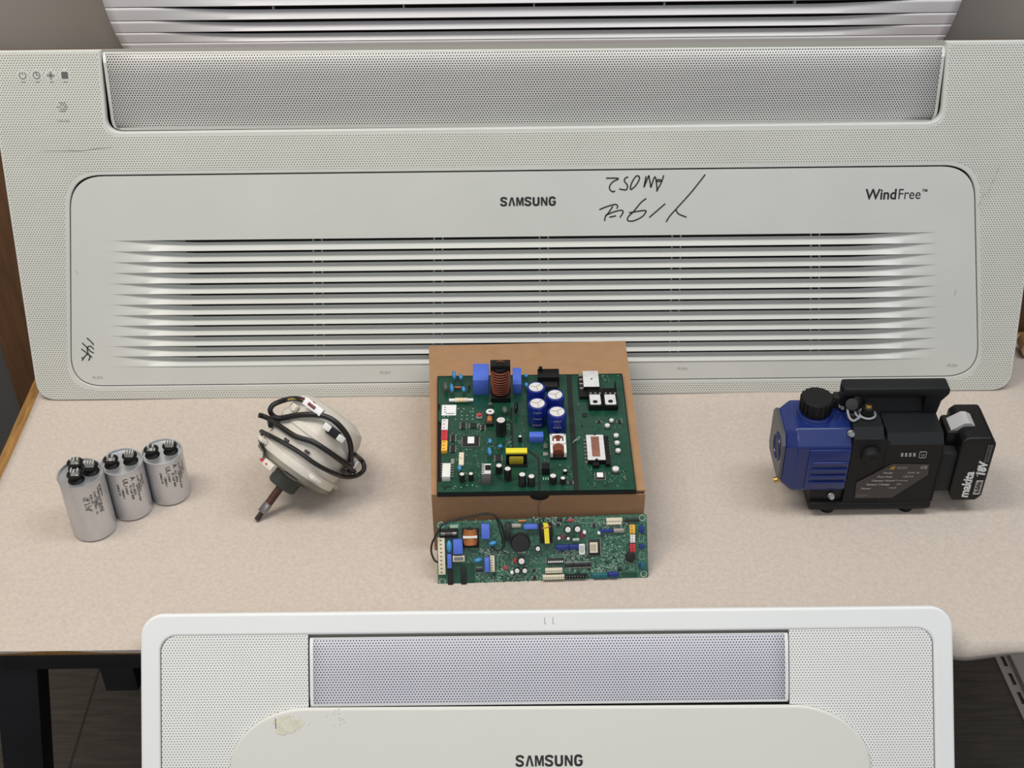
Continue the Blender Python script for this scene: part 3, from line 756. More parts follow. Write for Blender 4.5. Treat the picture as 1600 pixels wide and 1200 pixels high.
# ================================================================== circuit boards
class Board:
    def __init__(s, name, label, plane):
        s.P = plane; s.t = thing(name, label, 'circuit board', mw=plane.mw)
    def c(s, px, py, h=0.0): return s.P.uv(px, py, h)
    def rect(s, x0, y0, x1, y1, h):
        a = s.c(x0, (y0+y1)/2, h); b = s.c(x1, (y0+y1)/2, h); c = s.c((x0+x1)/2, y0, h); d = s.c((x0+x1)/2, y1, h)
        return a[0], d[1], b[0], c[1]
    def boxp(s, name, r, h, m, bev=0.0006, z0=0.0, label=None, parent=None):
        u0, v0, u1, v1 = s.rect(*r, h)
        if v1 - v0 < 0.001: v0 = v1 - 0.001
        return MB().b2((u0, v0, z0), (u1, v1, h), bev).build(name, m, parent or s.t, label=label), (u0, v0, u1, v1)
    def flat(s, name, r, m, z=0.0003, parent=None, h=0.0):
        u0, v0, u1, v1 = s.rect(*r, h)
        return MB().b2((u0, v0, h), (u1, v1, h + z)).build(name, m, parent or s.t, smooth=0)
    def ecap(s, px, py, rpx, h, sleeve='cap_black', topm='cap_top', label=None, vents=True, white=False):
        u, v = s.c(px, py, h); r = rpx / 1262.0
        o = MB().lathe([(0, 0), (r*0.94, 0), (r, r*0.12), (r, h - r*0.20), (r*0.96, h - r*0.05), (r*0.84, h), (r*0.78, h - 0.0003), (0, h - 0.0003)], 28, cx=u, cy=v).build('capacitor', M[sleeve], s.t, label=label)
        tm = MB().lathe([(r*0.76, h - 0.0006), (r*0.76, h - 0.0001), (0, h + 0.0001)], 24, cx=u, cy=v).build('capacitor_top', M[topm], o)
        if vents and rpx > 8:
            mb = MB()
            for k in range(3):
                a = math.radians(90 + 120*k + (180 if rpx > 12 else 0) + 15)
                ribbon(mb, [(u, v), (u + r*0.66*math.cos(a), v + r*0.66*math.sin(a))], r*0.075, h + 0.0003)
            mb.build('vent_cross', M['galv'], o, smooth=0)
        return o, u, v, r
    def disc(s, px, y0, y1, m='disc_blue', w=0.0028, lean=0.15, wide=None):
        """lens shaped disc standing on its leads, seen edge on"""
        hh = max(0.005, (y1 - y0) / 1262.0 * 0.62)
        u, v = s.c(px, (y0 + y1) / 2, hh * 0.5 + 0.002)
        ry = (y1 - y0) / 1262.0 * 0.62
        rot = Matrix.Rotation(lean, 3, 'Z')
        mb = MB().ell((u, v, hh * 0.55 + 0.003), (wide or w, ry * 0.8, hh * 0.55), 14, rot)
        o = mb.build('disc_capacitor', M[m], s.t)
        MB().cyl((u, v - ry*0.4, 0), (u, v - ry*0.35, 0.004), 0.0004, seg=6).cyl((u, v + ry*0.4, 0), (u, v + ry*0.35, 0.004), 0.0004, seg=6).build('lead', M['tin'], o)
        return o
    def chip(s, r, h=0.0022, pins=0, label_m=None, labelr=None, sides='lr', name='chip', m='chip'):
        o, (u0, v0, u1, v1) = s.boxp(name, r, h, M[m], 0.0003)
        if pins:
            mb = MB()
            for k in range(pins):
                t = (k + 0.5) / pins
                if 'l' in sides:
                    v = lerp(v0, v1, t)
                    for (a, b) in ((u0 - 0.0016, u0), (u1, u1 + 0.0016)): mb.b2((a, v - (v1-v0)/pins*0.27, 0), (b, v + (v1-v0)/pins*0.27, 0.0009))
                if 't' in sides:
                    u = lerp(u0, u1, t)
                    for (a, b) in ((v0 - 0.0016, v0), (v1, v1 + 0.0016)): mb.b2((u - (u1-u0)/pins*0.27, a, 0), (u + (u1-u0)/pins*0.27, b, 0.0009))
            mb.build('pins', M['tin'], o, smooth=0, kind='stuff')
        if labelr: 
            a0, b0, a1, b1 = s.rect(*labelr, h)
            MB().b2((a0, b0, h), (a1, b1, h + 0.0002)).build('sticker', M[label_m or 'paper'], o, smooth=0)
        return o
    def conn(s, r, h, m, slots=0, along='v', name='connector', slotm='chip'):
        o, (u0, v0, u1, v1) = s.boxp(name, r, h, M[m], 0.0004)
        if slots:
            mb = MB()
            for k in range(slots):
                t = (k + 0.5) / slots
                if along == 'v':
                    v = lerp(v0, v1, t); mb.box((lerp(u0, u1, 0.38), v, h), ((u1-u0)*0.35, min(0.0008, (v1-v0)/slots*0.3), 0.0006))
                else:
                    u = lerp(u0, u1, t); mb.box((u, lerp(v0, v1, 0.42), h), ((u1-u0)/slots*0.3, (v1-v0)*0.35, 0.0006))
            mb.build('contact_slots', M[slotm], o, smooth=0, kind='stuff')
        return o
    def line(s, name, pts, wdt, m, z=0.0003):
        mb = MB(); ribbon(mb, [s.c(*p) for p in pts], wdt, z, sub=1); return mb.build(name, m, s.t, smooth=0)
    def scatter(s, name, zones, n, mats_sizes, z=0.0, kind='stuff'):
        for mname, cnt, (sx0, sx1), (sy0, sy1), h in mats_sizes:
            mb = MB()
            for _ in range(cnt):
                zn = random.choice(zones); u, v = s.c(random.uniform(zn[0], zn[2]), random.uniform(zn[1], zn[3]))
                a, b = random.uniform(sx0, sx1), random.uniform(sy0, sy1)
                if random.random() < 0.5: a, b = b, a
                mb.box((u, v, h/2), (a, b, h))
            mb.build(name, M[mname], s.t, smooth=0, kind=kind)

# ---- large board on the box
PB1 = Plane((0.025, 1.33, 0.8545), (1, 0, 0), (0, 1, 0))
B1 = Board('circuit_board', 'larger dark green circuit board with four blue capacitors, lying on the cardboard box', PB1)
c = B1.c
outl = [c(683.8, 769), c(992.8, 764.5), c(970.5, 583.5), c(684.8, 587.5), c(684.8, 630.5), c(687.8, 633), c(687.8, 640), c(684.8, 643), c(684.8, 657), c(689.5, 661), c(689.5, 753), c(683.8, 754)]
curve_obj('tray', [[c(682.6, 770.5), c(994.6, 766), c(972.2, 582), c(683.4, 586)]], -0.0018, 0.0046, M['black'], B1.t)
curve_obj('base_board', [outl], 0.0, 0.0016, M['pcb'], B1.t)
B1.line('slot_line', [(889, 586), (891, 625), (896, 690), (900.5, 766)], 0.0068, M['silk_black'])
B1.line('slot_line', [(798.5, 637), (800.5, 700)], 0.0030, M['silk_black'])
B1.line('slot_line', [(824.5, 703), (841.5, 716.5), (843, 767)], 0.0026, M['silk_black'])
B1.line('slot_line', [(771, 740), (790, 755), (804, 749)], 0.0010, M['silk_black'])
B1.line('board_edge_line', [(684.5, 588.5), (970, 584.5)], 0.0012, M['silk_black'])
mk = MB()
for sx in ([(165, 870), (200, 905), (250, 900)], [(200, 850), (240, 930)], [(240, 850), (275, 900), (310, 880)], [(190, 950), (280, 880)]):
    ribbon(mk, [c(670 + p[0]/8.889, 660 + p[1]/8.889) for p in sx], 0.0010, 0.0004)
mk.build('handwriting', M['silk_black'], B1.t, smooth=0)
# film capacitors
B1.boxp('film_capacitor', (739, 568, 763.5, 593.8), 0.025, M['film_blue'], 0.0008)
B1.boxp('film_capacitor', (801, 574.3, 814.6, 600.3), 0.0165, M['film_blue'], 0.0008)
B1.boxp('film_capacitor', (827, 674.2, 849, 682.2), 0.0108, M['film_blue'], 0.0006)
# choke
u, v = c(782.5, 617.5, 0.004)
ck = MB().b2((u - 0.0128, v - 0.011, 0.0), (u + 0.0128, v + 0.008, 0.008), 0.0008).b2((u - 0.013, v - 0.004, 0.047), (u + 0.013, v + 0.009, 0.056), 0.0008)\
    .b2((u - 0.013, v + 0.004, 0.006), (u - 0.0095, v + 0.009, 0.050)).b2((u + 0.0095, v + 0.004, 0.006), (u + 0.013, v + 0.009, 0.050)).build('choke', M['black'], B1.t)
MB().cyl((u, v + 0.001, 0.004), (u, v + 0.001, 0.050), 0.0085).build('core', M['chip'], ck)
cw = MB()
for k in range(10):
    t = k / 9; z = 0.012 + 0.034 * t
    cw.torus((u, v - 0.0005, z), 0.0104 + 0.0016*math.sin(PI*t), 0.00105, 0.95)
cw.build('winding', M['copper_dark'], ck)
wt = MB().tube([(u - 0.006, v + 0.002, 0.055), (u - 0.003, v, 0.0600), (u + 0.003, v, 0.0600), (u + 0.007, v + 0.002, 0.055)], 0.0008).build('wire', M['copper_dark'], ck)
# big blue capacitors with printed rows
for i, (px, py, r) in enumerate(((837.6, 604.4, 15.2), (839.6, 629.8, 15.4), (867.4, 616.3, 15.2), (870.4, 642.8, 15.6))):
    o, uu, vv, rr = B1.ecap(px, py, r, 0.033, 'cap_blue')
    if i in (1, 3):
        for zz_ in (0.006, 0.016, 0.026):
            mb = MB()
            for k in range(4):
                a = math.radians(-90 + (k - 1.5) * 13)
                mb.box((uu + rr*1.005*math.cos(a), vv + rr*1.005*math.sin(a), zz_), (0.0014, 0.0005, 0.0012), rot=Matrix.Rotation(a + PI/2, 3, 'Z'))
            mb.build('printed_mark', M['lgrey_print'], o, smooth=0)
# small black electrolytics
for (px, py, r, h) in ((782.7, 656, 8.6, 0.024), (721.8, 740.4, 4.6, 0.012), (735.8, 739.8, 4.0, 0.011), (779.7, 727, 5.6, 0.012), (793.2, 732, 5.8, 0.018), (816, 741, 6.0, 0.018),
                       (830.3, 743.8, 5.8, 0.015), (864.2, 743, 6.0, 0.012), (879.6, 746.6, 4.4, 0.009), (883, 734.8, 3.6, 0.006), (812.6, 681.5, 3.2, 0.009)):
    B1.ecap(px, py, r, h)
for (px, py, r) in ((955.5, 655.6, 3.6), (949, 663.5, 4.2), (962.8, 679, 4.2), (964.3, 690.6, 4.2), (965.8, 702.6, 4.2), (962, 731.4, 5.4)):
    B1.boxp('smd_base', (px - r, py + r*0.35, px + r, py + r*1.55), 0.001, M['chip'], 0.0001)
    B1.ecap(px, py, r, 0.0042, 'cap_top')
# discs
for a in ((709.5, 577, 598), (720, 583, 597), (706, 598, 618), (724.5, 603, 616), (822, 584.5, 592), (822.5, 597, 608), (765.6, 685, 696), (765, 698, 716), (718.2, 727, 738)):
    B1.disc(*a)
B1.disc(696.5, 596, 615, 'disc_green', 0.0032); B1.disc(788.7, 634, 650, 'disc_green', 0.004)
B1.disc(781.5, 695.5, 702, 'disc_blue', wide=0.0032); B1.disc(806.5, 626, 651, 'cap_black', 0.0028, lean=-0.1); B1.disc(766, 630, 636, 'disc_green', wide=0.0035)
# big ceramic resistor
u0, v0 = c(700.5, 625.5, 0.004); u1, v1 = c(741, 624.5, 0.004)
rs = MB().cyl((u0 + 0.001, v0, 0.0042), (u1 - 0.001, v0, 0.0042), 0.0022, bev=0.0005).build('resistor', M['white'], B1.t)
MB().cyl((lerp(u0, u1, .25), v0, 0.0042), (lerp(u0, u1, .75), v0, 0.0042), 0.0030, bev=0.0006).build('body', M['ivory'], rs)
MB().cyl((lerp(u0, u1, .44), v0, 0.0042), (lerp(u0, u1, .47), v0, 0.0042), 0.0031).cyl((lerp(u0, u1, .56), v0, 0.0042), (lerp(u0, u1, .59), v0, 0.0042), 0.0031).build('band', M['yellow_nylon'], rs)
u0, v0 = c(710, 605.5, 0.003); u1, _ = c(721, 605.5, 0.003)
MB().cyl((u0, v0, 0.003), (u1, v0, 0.003), 0.0018, bev=0.0004).build('resistor', M['copper_dark'], B1.t)
u, v = c(732.5, 604, 0.003); MB().cyl((u, v, 0), (u, v, 0.006), 0.0016).ell((u, v, 0.006), (0.0018,)*3, 8).build('resistor', M['disc_green'], B1.t)
# stickers (their codes left out)
B1.flat('sticker', (690.3, 633, 712.8, 649.3), M['paper'], 0.0004)
mb = MB()
for k in range(3): 
    a = c(694 + k*0.0, 637 + k*4); mb.b2((a[0], a[1], 0.0004), (a[0] + 0.0024, a[1] + 0.0012, 0.0006))
a = c(697, 646.8); mb.b2((a[0], a[1]-0.0004, 0.0004), (a[0] + 0.011, a[1] + 0.0007, 0.0006))
mb.build('small_print', M['print'], B1.t, smooth=0)
# left edge connectors
B1.conn((690, 654.5, 700, 671), 0.006, 'white', 3); B1.conn((689.5, 671.8, 699.4, 687), 0.006, 'red', 3); B1.conn((689.7, 688, 699, 703.5), 0.006, 'yellow_nylon', 3)
hd = B1.conn((691, 723.5, 703.8, 744.6), 0.008, 'white', 0, name='pin_header')
mb = MB()
for k in range(6):
    for (xa, xb) in ((688.8, 691.5), (703, 709)):
        a = c(xa, 725 + k*3.9, 0.003); b = c(xb, 725.6 + k*3.9, 0.003)
        mb.b2((a[0], a[1]-0.0006, 0.0025), (b[0], a[1]+0.0006, 0.0035))
mb.build('pins', M['tin'], hd, smooth=0, kind='stuff')
B1.flat('pad', (699.5, 745, 703.5, 751), M['ivory'], 0.0008); B1.flat('pad', (704.6, 717.5, 710, 724.5), M['tin'], 0.0008)
B1.conn((717, 706.5, 724.8, 726), 0.003, 'ivory', 1)
# chips
B1.chip((723, 681.5, 748, 695.5), 0.0024, 14, labelr=(730.7, 682.5, 741, 692.8), sides='lt', name='processor')
for r, n in (((704.8, 678.8, 710.6, 689.2), 5), ((704.3, 695.2, 710.8, 705.5), 5), ((720.4, 660, 727.2, 669.2), 4), ((734.5, 661, 745, 668), 4), ((752, 663, 757, 671.5), 2), ((774, 710, 783, 720), 3)):
    B1.chip(r, 0.0018, n)
B1.chip((930.8, 737, 944.6, 747.4), 0.0022, 10, labelr=(932.6, 738.4, 942.4, 745.6), sides='lt', name='processor')
B1.chip((910, 645, 917, 650.5), 0.0012, 0); B1.chip((933, 656.5, 938.5, 660), 0.0012, 3); B1.chip((965, 656, 971, 660.5), 0.0012, 3); B1.chip((888.5, 751, 894.5, 756), 0.0012, 3)
B1.chip((908.2, 664, 911, 667), 0.0006, 0)
# red button, white ringed inductor
u, v = c(748.8, 647.5, 0.005); bt = MB().b2((u-0.0038, v-0.0045, 0), (u+0.0038, v+0.0045, 0.003), 0.0004).build('push_button', M['tin'], B1.t)
MB().cyl((u, v, 0.003), (u, v, 0.0058), 0.0029, bev=0.0005).build('cap', M['red'], bt)
u, v = c(765.8, 642.5, 0.009); ind = MB().torus((u, v, 0.008), 0.0038, 0.0018, 0.9).build('ring_inductor', M['white'], B1.t)
u2, v2 = c(765, 655.5, 0.007); MB().b2((u2-0.0048, v2-0.0065, 0), (u2+0.0048, v+0.004, 0.006), 0.001).build('holder', M['chip'], ind)
MB().cyl((u2, v2 - 0.0045, 0.0065), (u2, v2 + 0.0052, 0.0065), 0.0036, bev=0.0008).build('winding', M['copper'], ind)
# yellow taped transformer
_o, (u0, v0, u1, v1) = B1.boxp('transformer', (790.5, 700.5, 823.5, 707.6), 0.0205, M['black'], 0.0006)
MB().b2((u0-0.0002, v0-0.0001, 0.0180), (u1+0.0002, v1+0.0002, 0.0212), 0.0004).build('tape', M['yellow'], _o)
MB().b2((u0+0.0035, v0-0.0008, 0.0015), (u1-0.0040, v0+0.002, 0.0150), 0.002).build('coil', M['yellow_dim'], _o)
MB().b2((u0-0.0008, v0-0.0035, 0), (u1+0.0008, v0, 0.0022), 0.0003).build('foot', M['black'], _o)
# white transformer with copper coil
wt_, (u0, v0, u1, v1) = B1.boxp('transformer', (859.4, 685, 884.6, 714.5), 0.0040, M['black'], 0.0005)
H = 0.012
for (a, b) in ((u0, u0 + 0.0033), (u1 - 0.0033, u1)): MB().b2((a, v0, 0.003), (b, v1, H), 0.0008).build('frame_side', M['white'], wt_)
MB().b2((u0, v1 - 0.0034, 0.003), (u1, v1, H), 0.0006).build('frame_end', M['white'], wt_)
mid = (v0 + v1) / 2
MB().b2((u0 + 0.001, mid - 0.003, 0.004), (u1 - 0.001, mid + 0.0015, H + 0.0022), 0.0008).b2((u0 + 0.0048, mid, 0.004), (u1 - 0.0048, mid + 0.0075, H + 0.0015), 0.0008).build('bobbin', M['white'], wt_)
MB().cyl((lerp(u0, u1, .5), v0 + 0.0035, 0.0075), (lerp(u0, u1, .5), v1 - 0.0045, 0.0075), 0.0066, bev=0.001).build('winding', M['copper_dark'], wt_)
B1.boxp('relay', (846.8, 723, 858.6, 732), 0.011, M['black'], 0.0005); B1.boxp('diode', (848.5, 706, 856, 711), 0.002, M['tin'], 0.0003); B1.boxp('diode', (849, 692.5, 855.5, 699.5), 0.003, M['disc_green'], 0.0003)
for k in range(3): B1.flat('pad', (848.5 + k*3.6, 746, 850 + k*3.6, 750), M['silk'], 0.0003)
# aluminium heat sink with transistor
hs, (u0, v0, u1, v1) = B1.boxp('heat_sink', (752.7, 725, 766.8, 740.6), 0.0185, M['pcb_grey'], 0.0004)
MB().b2((u0, v0, 0.0185), (u1, v1, 0.0190)).build('plate', M['silver'], hs, smooth=0)
MB().b2((u1-0.0068, v0+0.006, 0.019), (u1, v1-0.004, 0.0205), 0.0004).build('transistor', M['black'], hs)
mb = MB()
for k in range(6): mb.b2((u0, lerp(v0, v1, 0.08 + k*0.155), 0.019), (u0 + 0.0032, lerp(v0, v1, 0.08 + k*0.155) + 0.0011, 0.0194))
mb.build('slots', M['black'], hs, smooth=0)
# black relay block at the rear edge
rb, (u0, v0, u1, v1) = B1.boxp('relay_block', (840, 576, 873.6, 589.5), 0.0165, M['black'], 0.0006)
MB().b2((u0 + 0.0015, v1 - 0.006, 0.0165), (u0 + 0.0065, v1 - 0.001, 0.0215), 0.0004).build('knob', M['black'], rb)
MB().b2((u0 + 0.006, v0 - 0.010, 0.0), (u1 - 0.002, v0 + 0.001, 0.009), 0.0006).build('step', M['charcoal'], rb)
# silver topped power parts
pm, (u0, v0, u1, v1) = B1.boxp('power_module', (917, 680, 944.6, 719), 0.0075, M['black'], 0.0006)
bmb = MB(); bmb.b2((u1, v0 - 0.005, 0), (u1 + 0.006, v1, 0.006), 0.0005); bmb.b2((u0 + 0.006, v0 - 0.007, 0.0), (u0 + 0.014, v0, 0.006), 0.0008); bmb.build('body_edge', M['black'], pm)
lx = [(u0, v0), (u0 + 0.009, v0), (u0 + 0.0095, v0 + 0.0025), (u0 + 0.0125, v0 + 0.0025), (u0 + 0.013, v0), (u1, v0), (u1 - 0.0005, v1), (u0 + 0.013, v1), (u0 + 0.0118, v1 - 0.0015), (u0 + 0.0098, v1 - 0.0015), (u0 + 0.009, v1), (u0, v1)]
curve_obj('cover_plate', [lx], 0.0082, 0.0008, M['silver'], pm)
MB().b2((u0 + 0.0058, v0 + 0.006, 0.0082), (u1 - 0.0062, v1 - 0.0035, 0.0084), 0.0001).build('copper_face', M['copper_plate'], pm)
mb = MB()
for k in range(7): mb.b2((u0 - 0.0032, lerp(v0, v1, 0.02 + k*0.145), 0.0), (u0, lerp(v0, v1, 0.02 + k*0.145) + 0.0018, 0.0035))
for k in range(6): mb.b2((u1 + 0.006, lerp(v0, v1, 0.35 + k*0.11), 0.0), (u1 + 0.0078, lerp(v0, v1, 0.35 + k*0.11) + 0.001, 0.003))
mb.build('pins', M['tin'], pm, smooth=0, kind='stuff')
br_, (u0, v0, u1, v1) = B1.boxp('bridge_rectifier', (911, 580, 935.4, 604.6), 0.0115, M['black'], 0.0005)
MB().b2((u0, v0, 0.0115), (u1, v1, 0.0122), 0.0003).build('cover_plate', M['silver'], br_)
MB().cyl(((u0+u1)/2 + 0.001, (v0+v1)/2 - 0.0005, 0.0118), ((u0+u1)/2 + 0.001, (v0+v1)/2 - 0.0005, 0.0124), 0.0013, seg=14).build('hole', M['black'], br_)
MB().b2((u0 - 0.006, v0 - 0.012, 0.0), (u0 + 0.008, v1 - 0.004, 0.0055), 0.0006).build('holder', M['black'], br_)
mb = MB()
for k in range(4): mb.b2((u0 - 0.0050, lerp(v0, v1, 0.04 + k*0.27), 0.005), (u0, lerp(v0, v1, 0.04 + k*0.27) + 0.0026, 0.0085), 0.0003)
mb.build('pins', M['tin'], br_, smooth=0, kind='stuff')
for (bx0, bx1, p0, p1, hx, hy, wr0) in ((919, 940.3, 921.7, 938.8, 930, 627.6, 0), (942, 964.6, 945.2, 962.4, 954, 627, 1)):
    tr, (u0, v0, u1, v1) = B1.boxp('transistor_block', (bx0, 606.2, bx1, 633.8), 0.0085, M['black'], 0.0005)
    a0, b0, a1, b1 = B1.rect(p0, 616.6, p1, 632.2, 0.0088)
    curve_obj('metal_tab', [[(a0, b0 + 0.0015), (a0 + 0.0015, b0), (a1 - 0.0015, b0), (a1, b0 + 0.0015), (a1 - 0.0006, b1), (a0 - 0.0002, b1)]], 0.0091, 0.0006, M['silver'], tr)
    hu, hv = B1.c(hx, hy, 0.0091)
    MB().cyl((hu, hv, 0.0088), (hu, hv, 0.0093), 0.0032, seg=20).build('hole', M['black'], tr)
    mb = MB()
    for k in range(3): 
        q_ = B1.c(lerp(p0, p1, 0.05 + 0.42*k) + 0.4, 614.2, 0.0088); mb.b2((q_[0] - 0.0012, q_[1] - 0.0015, 0.0085), (q_[0] + 0.0012, q_[1] + 0.001, 0.0092), 0.0002)
    mb.build('pins', M['tin'], tr, smooth=0, kind='stuff')
u, v = c(961, 612, 0); MB().b2((u - 0.0006, v - 0.002, 0.004), (u + 0.0006, v + 0.008, 0.013)).build('heat_fin', M['black'], B1.t)
# twisted white wire ends by the dark slot
MB().tube([c(895, 694) + (0.002,), c(899, 691) + (0.004,), c(903, 690.5) + (0.003,), c(906, 686) + (0.004,)], 0.0004, 6).tube([c(898, 692) + (0.003,), c(902, 689) + (0.005,), c(905, 685) + (0.003,)], 0.0004, 6).build('wire_end', M['silk'], B1.t)
# solder pads and tiny parts
mb = MB()
for (px, py) in ((716, 638.8), (724.7, 638.8), (739, 638.8), (721, 643.3), (735.5, 643.3), (739, 643.3), (721.5, 649.6), (729.5, 649.6), (738.5, 649.6), (712, 655), (721.5, 655), (729.5, 655), (738.5, 655), (694, 651), (700, 650.8)):
    a = c(px, py); mb.cyl((a[0], a[1], 0), (a[0], a[1], 0.0003), 0.0009, seg=8)
for q_ in ((712, 760), (720.6, 761.6), (708.5, 763), (730, 758.5), (738, 758.8), (745, 760), (890.5, 621.6), (904, 631.6), (965.6, 587), (875, 726.5)):
    a = c(*q_); mb.cyl((a[0], a[1], 0), (a[0], a[1], 0.0003), 0.0007, seg=8)
mb.build('solder_pads', M['silk'], B1.t, smooth=0, kind='stuff')
B1.scatter('surface_parts', [(702, 660, 760, 680), (712, 696, 762, 728), (702, 728, 750, 764), (790, 650, 800, 700), (752, 690, 800, 702), (712, 668, 720, 720)], 0,
           [('silk', 120, (0.0005, 0.0010), (0.0006, 0.0014), 0.0004), ('chip', 40, (0.0008, 0.0014), (0.0012, 0.002), 0.0006), ('tin', 40, (0.0005, 0.001), (0.0008, 0.0014), 0.0005)])
B1.scatter('surface_parts', [(918, 730, 932, 762), (945, 735, 975, 762), (925, 648, 975, 668), (938, 586, 951, 597), (846, 686, 858, 726), (880, 728, 895, 762), (812, 640, 822, 700), (972, 735, 978, 752)], 0,
           [('silk', 90, (0.0005, 0.0009), (0.0006, 0.0013), 0.0004), ('chip', 45, (0.0008, 0.0012), (0.001, 0.002), 0.0006), ('tin', 30, (0.0005, 0.001), (0.0008, 0.0012), 0.0005)])
mb = MB()
for k in range(22):
    t_ = k/21; y_ = lerp(600, 760, t_); 
    for xx in (lerp(938, 958, t_), lerp(915, 922, t_)):
        if random.random() < 0.55:
            a = c(xx + random.uniform(-14, 14), y_); mb.box((a[0], a[1], 0.0001), (random.uniform(0.004, 0.012), 0.0004, 0.0002), rot=Matrix.Rotation(random.choice((0, PI/2)), 3, 'Z'))
mb.build('copper_traces', mat('trace_green', (44, 110, 82), 0.4), B1.t, smooth=0, kind='stuff')

# ---- small long board leaning on the front of the box
a = Vector((-0.0932, 1.1533, 0.0)); b_ = Vector((0.1644, 1.1604, 0.0)); Xd = (b_ - a).normalized()
hd_ = Vector((-Xd.y, Xd.x, 0))
V2 = (Vector((0, 0, 0.0655)) + hd_ * 0.0468).normalized()
PB2 = Plane((0.0356, 1.1569, 0.7535), Xd, V2)
B2 = Board('circuit_board', 'smaller long pale green circuit board with copper coil, propped against the front of the box', PB2)
c = B2.c
o2 = round_poly([c(684.5, 916.3), c(1013.2, 902), c(1010.5, 803), c(682, 816)], [0.0035]*4, 6)
curve_obj('base_board', [o2], 0.0, 0.0016, M['pcb2'], B2.t)
for q_ in ((689, 820.5), (1003.4, 809), (1005.6, 896.8), (691.3, 909)):
    u, v = c(*q_); MB().torus((u, v, 0.0002), 0.0036, 0.0006, rs=6).build('hole_ring', M['silk'], B2.t)
    MB().cyl((u, v, 0), (u, v, 0.0003), 0.0016, seg=14).build('hole', M['disc_green'], B2.t)
# darker bare corner with its two black bars
B2.flat('bare_zone', (700, 880, 742, 912), M['pcb'], 0.0002)
B2.boxp('black_bar', (699.6, 889, 707.8, 916), 0.002, M['charcoal'], 0.0003); B2.boxp('black_bar', (720, 886.5, 728.8, 914), 0.002, M['charcoal'], 0.0003)
# fuse
B2.boxp('fuse_holder', (687, 827, 715, 840.5), 0.005, M['black'], 0.0005)
u0, v0 = c(688.5, 834.5, 0.008); u1, _ = c(713.5, 834.5, 0.008)
fu = MB().cyl((u0, v0, 0.0065), (u1, v0, 0.0065), 0.0022, bev=0.0003).build('fuse', M['steel'], B2.t)
MB().cyl((u0 + 0.005, v0, 0.0065), (u1 - 0.005, v0, 0.0065), 0.0023).build('glass_tube', M['dark_steel'], fu)
tb = B2.conn((684.4, 841, 695.4, 898), 0.008, 'ivory', 0, name='terminal_block')
_, (u0, v0, u1, v1) = None, B2.rect(684.4, 841, 695.4, 898, 0.008)
mb = MB()
for k in range(9): mb.box((lerp(u0, u1, 0.45), lerp(v0, v1, 0.06 + k*0.11), 0.008), (0.0022, 0.0014, 0.0006))
mb.build('contact_slots', M['grey_print'], tb, smooth=0)
for i, r in enumerate(((708, 843, 723, 866.3), (698.9, 866.3, 705.6, 888.3), (752, 818.5, 765.3, 842.5), (757.2, 871.5, 765, 894), (818.4, 819.6, 840, 827.2))):
    B2.boxp('film_capacitor', r, 0.0085, M['film_blue'], 0.0006)
u, v = c(702, 854, 0.005); MB().ell((u, v, 0.005), (0.0036, 0.0082, 0.0045), 16).build('varistor', M['disc_blue'], B2.t)
for (px, py, a_) in ((770, 848.8, 0.2), (747, 875.3, 0.2)):
    u, v = c(px, py, 0.004); MB().ell((u, v, 0.004), (0.0052, 0.0030, 0.004), 14, Matrix.Rotation(a_, 3, 'Z')).build('disc_capacitor', M['disc_blue'], B2.t)
# copper toroid with its white band
B2.boxp('coil_base', (722, 825.5, 748, 856), 0.003, M['black'], 0.0006)
u0, v0, u1, v1 = B2.rect(724.4, 828.5, 745, 852.5, 0.012)
co = MB()
for k in range(13):
    t = (k + 0.5) / 13; x_ = abs(t - 0.5) * 2
    hw = (u1 - u0) / 2 * math.sqrt(1 - 0.35 * x_ ** 4)
    co.tube([((u0+u1)/2 + hw*math.cos(a_), lerp(v0, v1, t), 0.007 + 0.006*math.sin(a_)) for a_ in [2*PI*q_/20 for q_ in range(20)]], 0.00085, 6, smooth=False, closed=True)
coil = co.build('copper_coil', M['copper'], B2.t)
MB().b2((u0 + 0.0008, v0 + 0.001, 0.003), (u1 - 0.0008, v1 - 0.001, 0.0115), 0.003).build('core', M['copper'], coil)
MB().b2((u0 - 0.0008, (v0+v1)/2 - 0.0004, 0.003), (u1 + 0.0006, (v0+v1)/2 + 0.0024, 0.0142), 0.0004).build('band', M['white'], coil)
B2.conn((707.5, 868.5, 726, 877.6), 0.006, 'ivory', 0, name='relay')
B2.flat('relay_face', (709.5, 870.3, 724, 875.8), M['pcb_grey'], 0.0004, h=0.006)
B2.conn((766, 868.8, 772.8, 893.6), 0.005, 'ivory', 6)
u, v = c(813, 849, 0.016)
bc = MB().lathe([(0, 0), (0.0108, 0), (0.0112, 0.001), (0.0112, 0.0148), (0.0104, 0.016), (0, 0.016)], 32, cx=u, cy=v).build('capacitor', M['cap_black'], B2.t)
MB().torus((u, v + 0.0015, 0.0145), 0.0118, 0.0008).build('clip_ring', M['chip'], bc)
B2.boxp('heat_sink', (790, 817, 798, 845.5), 0.008, M['chip'], 0.0004)
B2.conn((799.5, 818.6, 814, 824.4), 0.003, 'galv', 0, name='shield')
MB().b2((c(809, 862)[0], c(809, 864)[1], 0), (c(820, 862)[0], c(809, 860.5)[1], 0.004), 0.0004).build('clip', M['tin'], B2.t)
tf, (u0, v0, u1, v1) = B2.boxp('transformer', (843.8, 818, 863.4, 848.5), 0.011, M['black'], 0.0008)
a0, b0, a1, b1 = B2.rect(849.6, 816.8, 857.6, 849.2, 0.0115)
MB().prism([(a0 + 0.0012, b0), (a1 + 0.0006, b0), (a1 - 0.0002, b1 - 0.003), (a1 - 0.0018, b1), (a0 - 0.0012, b1), (a0, b1 - 0.003)], 0.0105, 0.0118).build('tape', M['yellow'], tf)
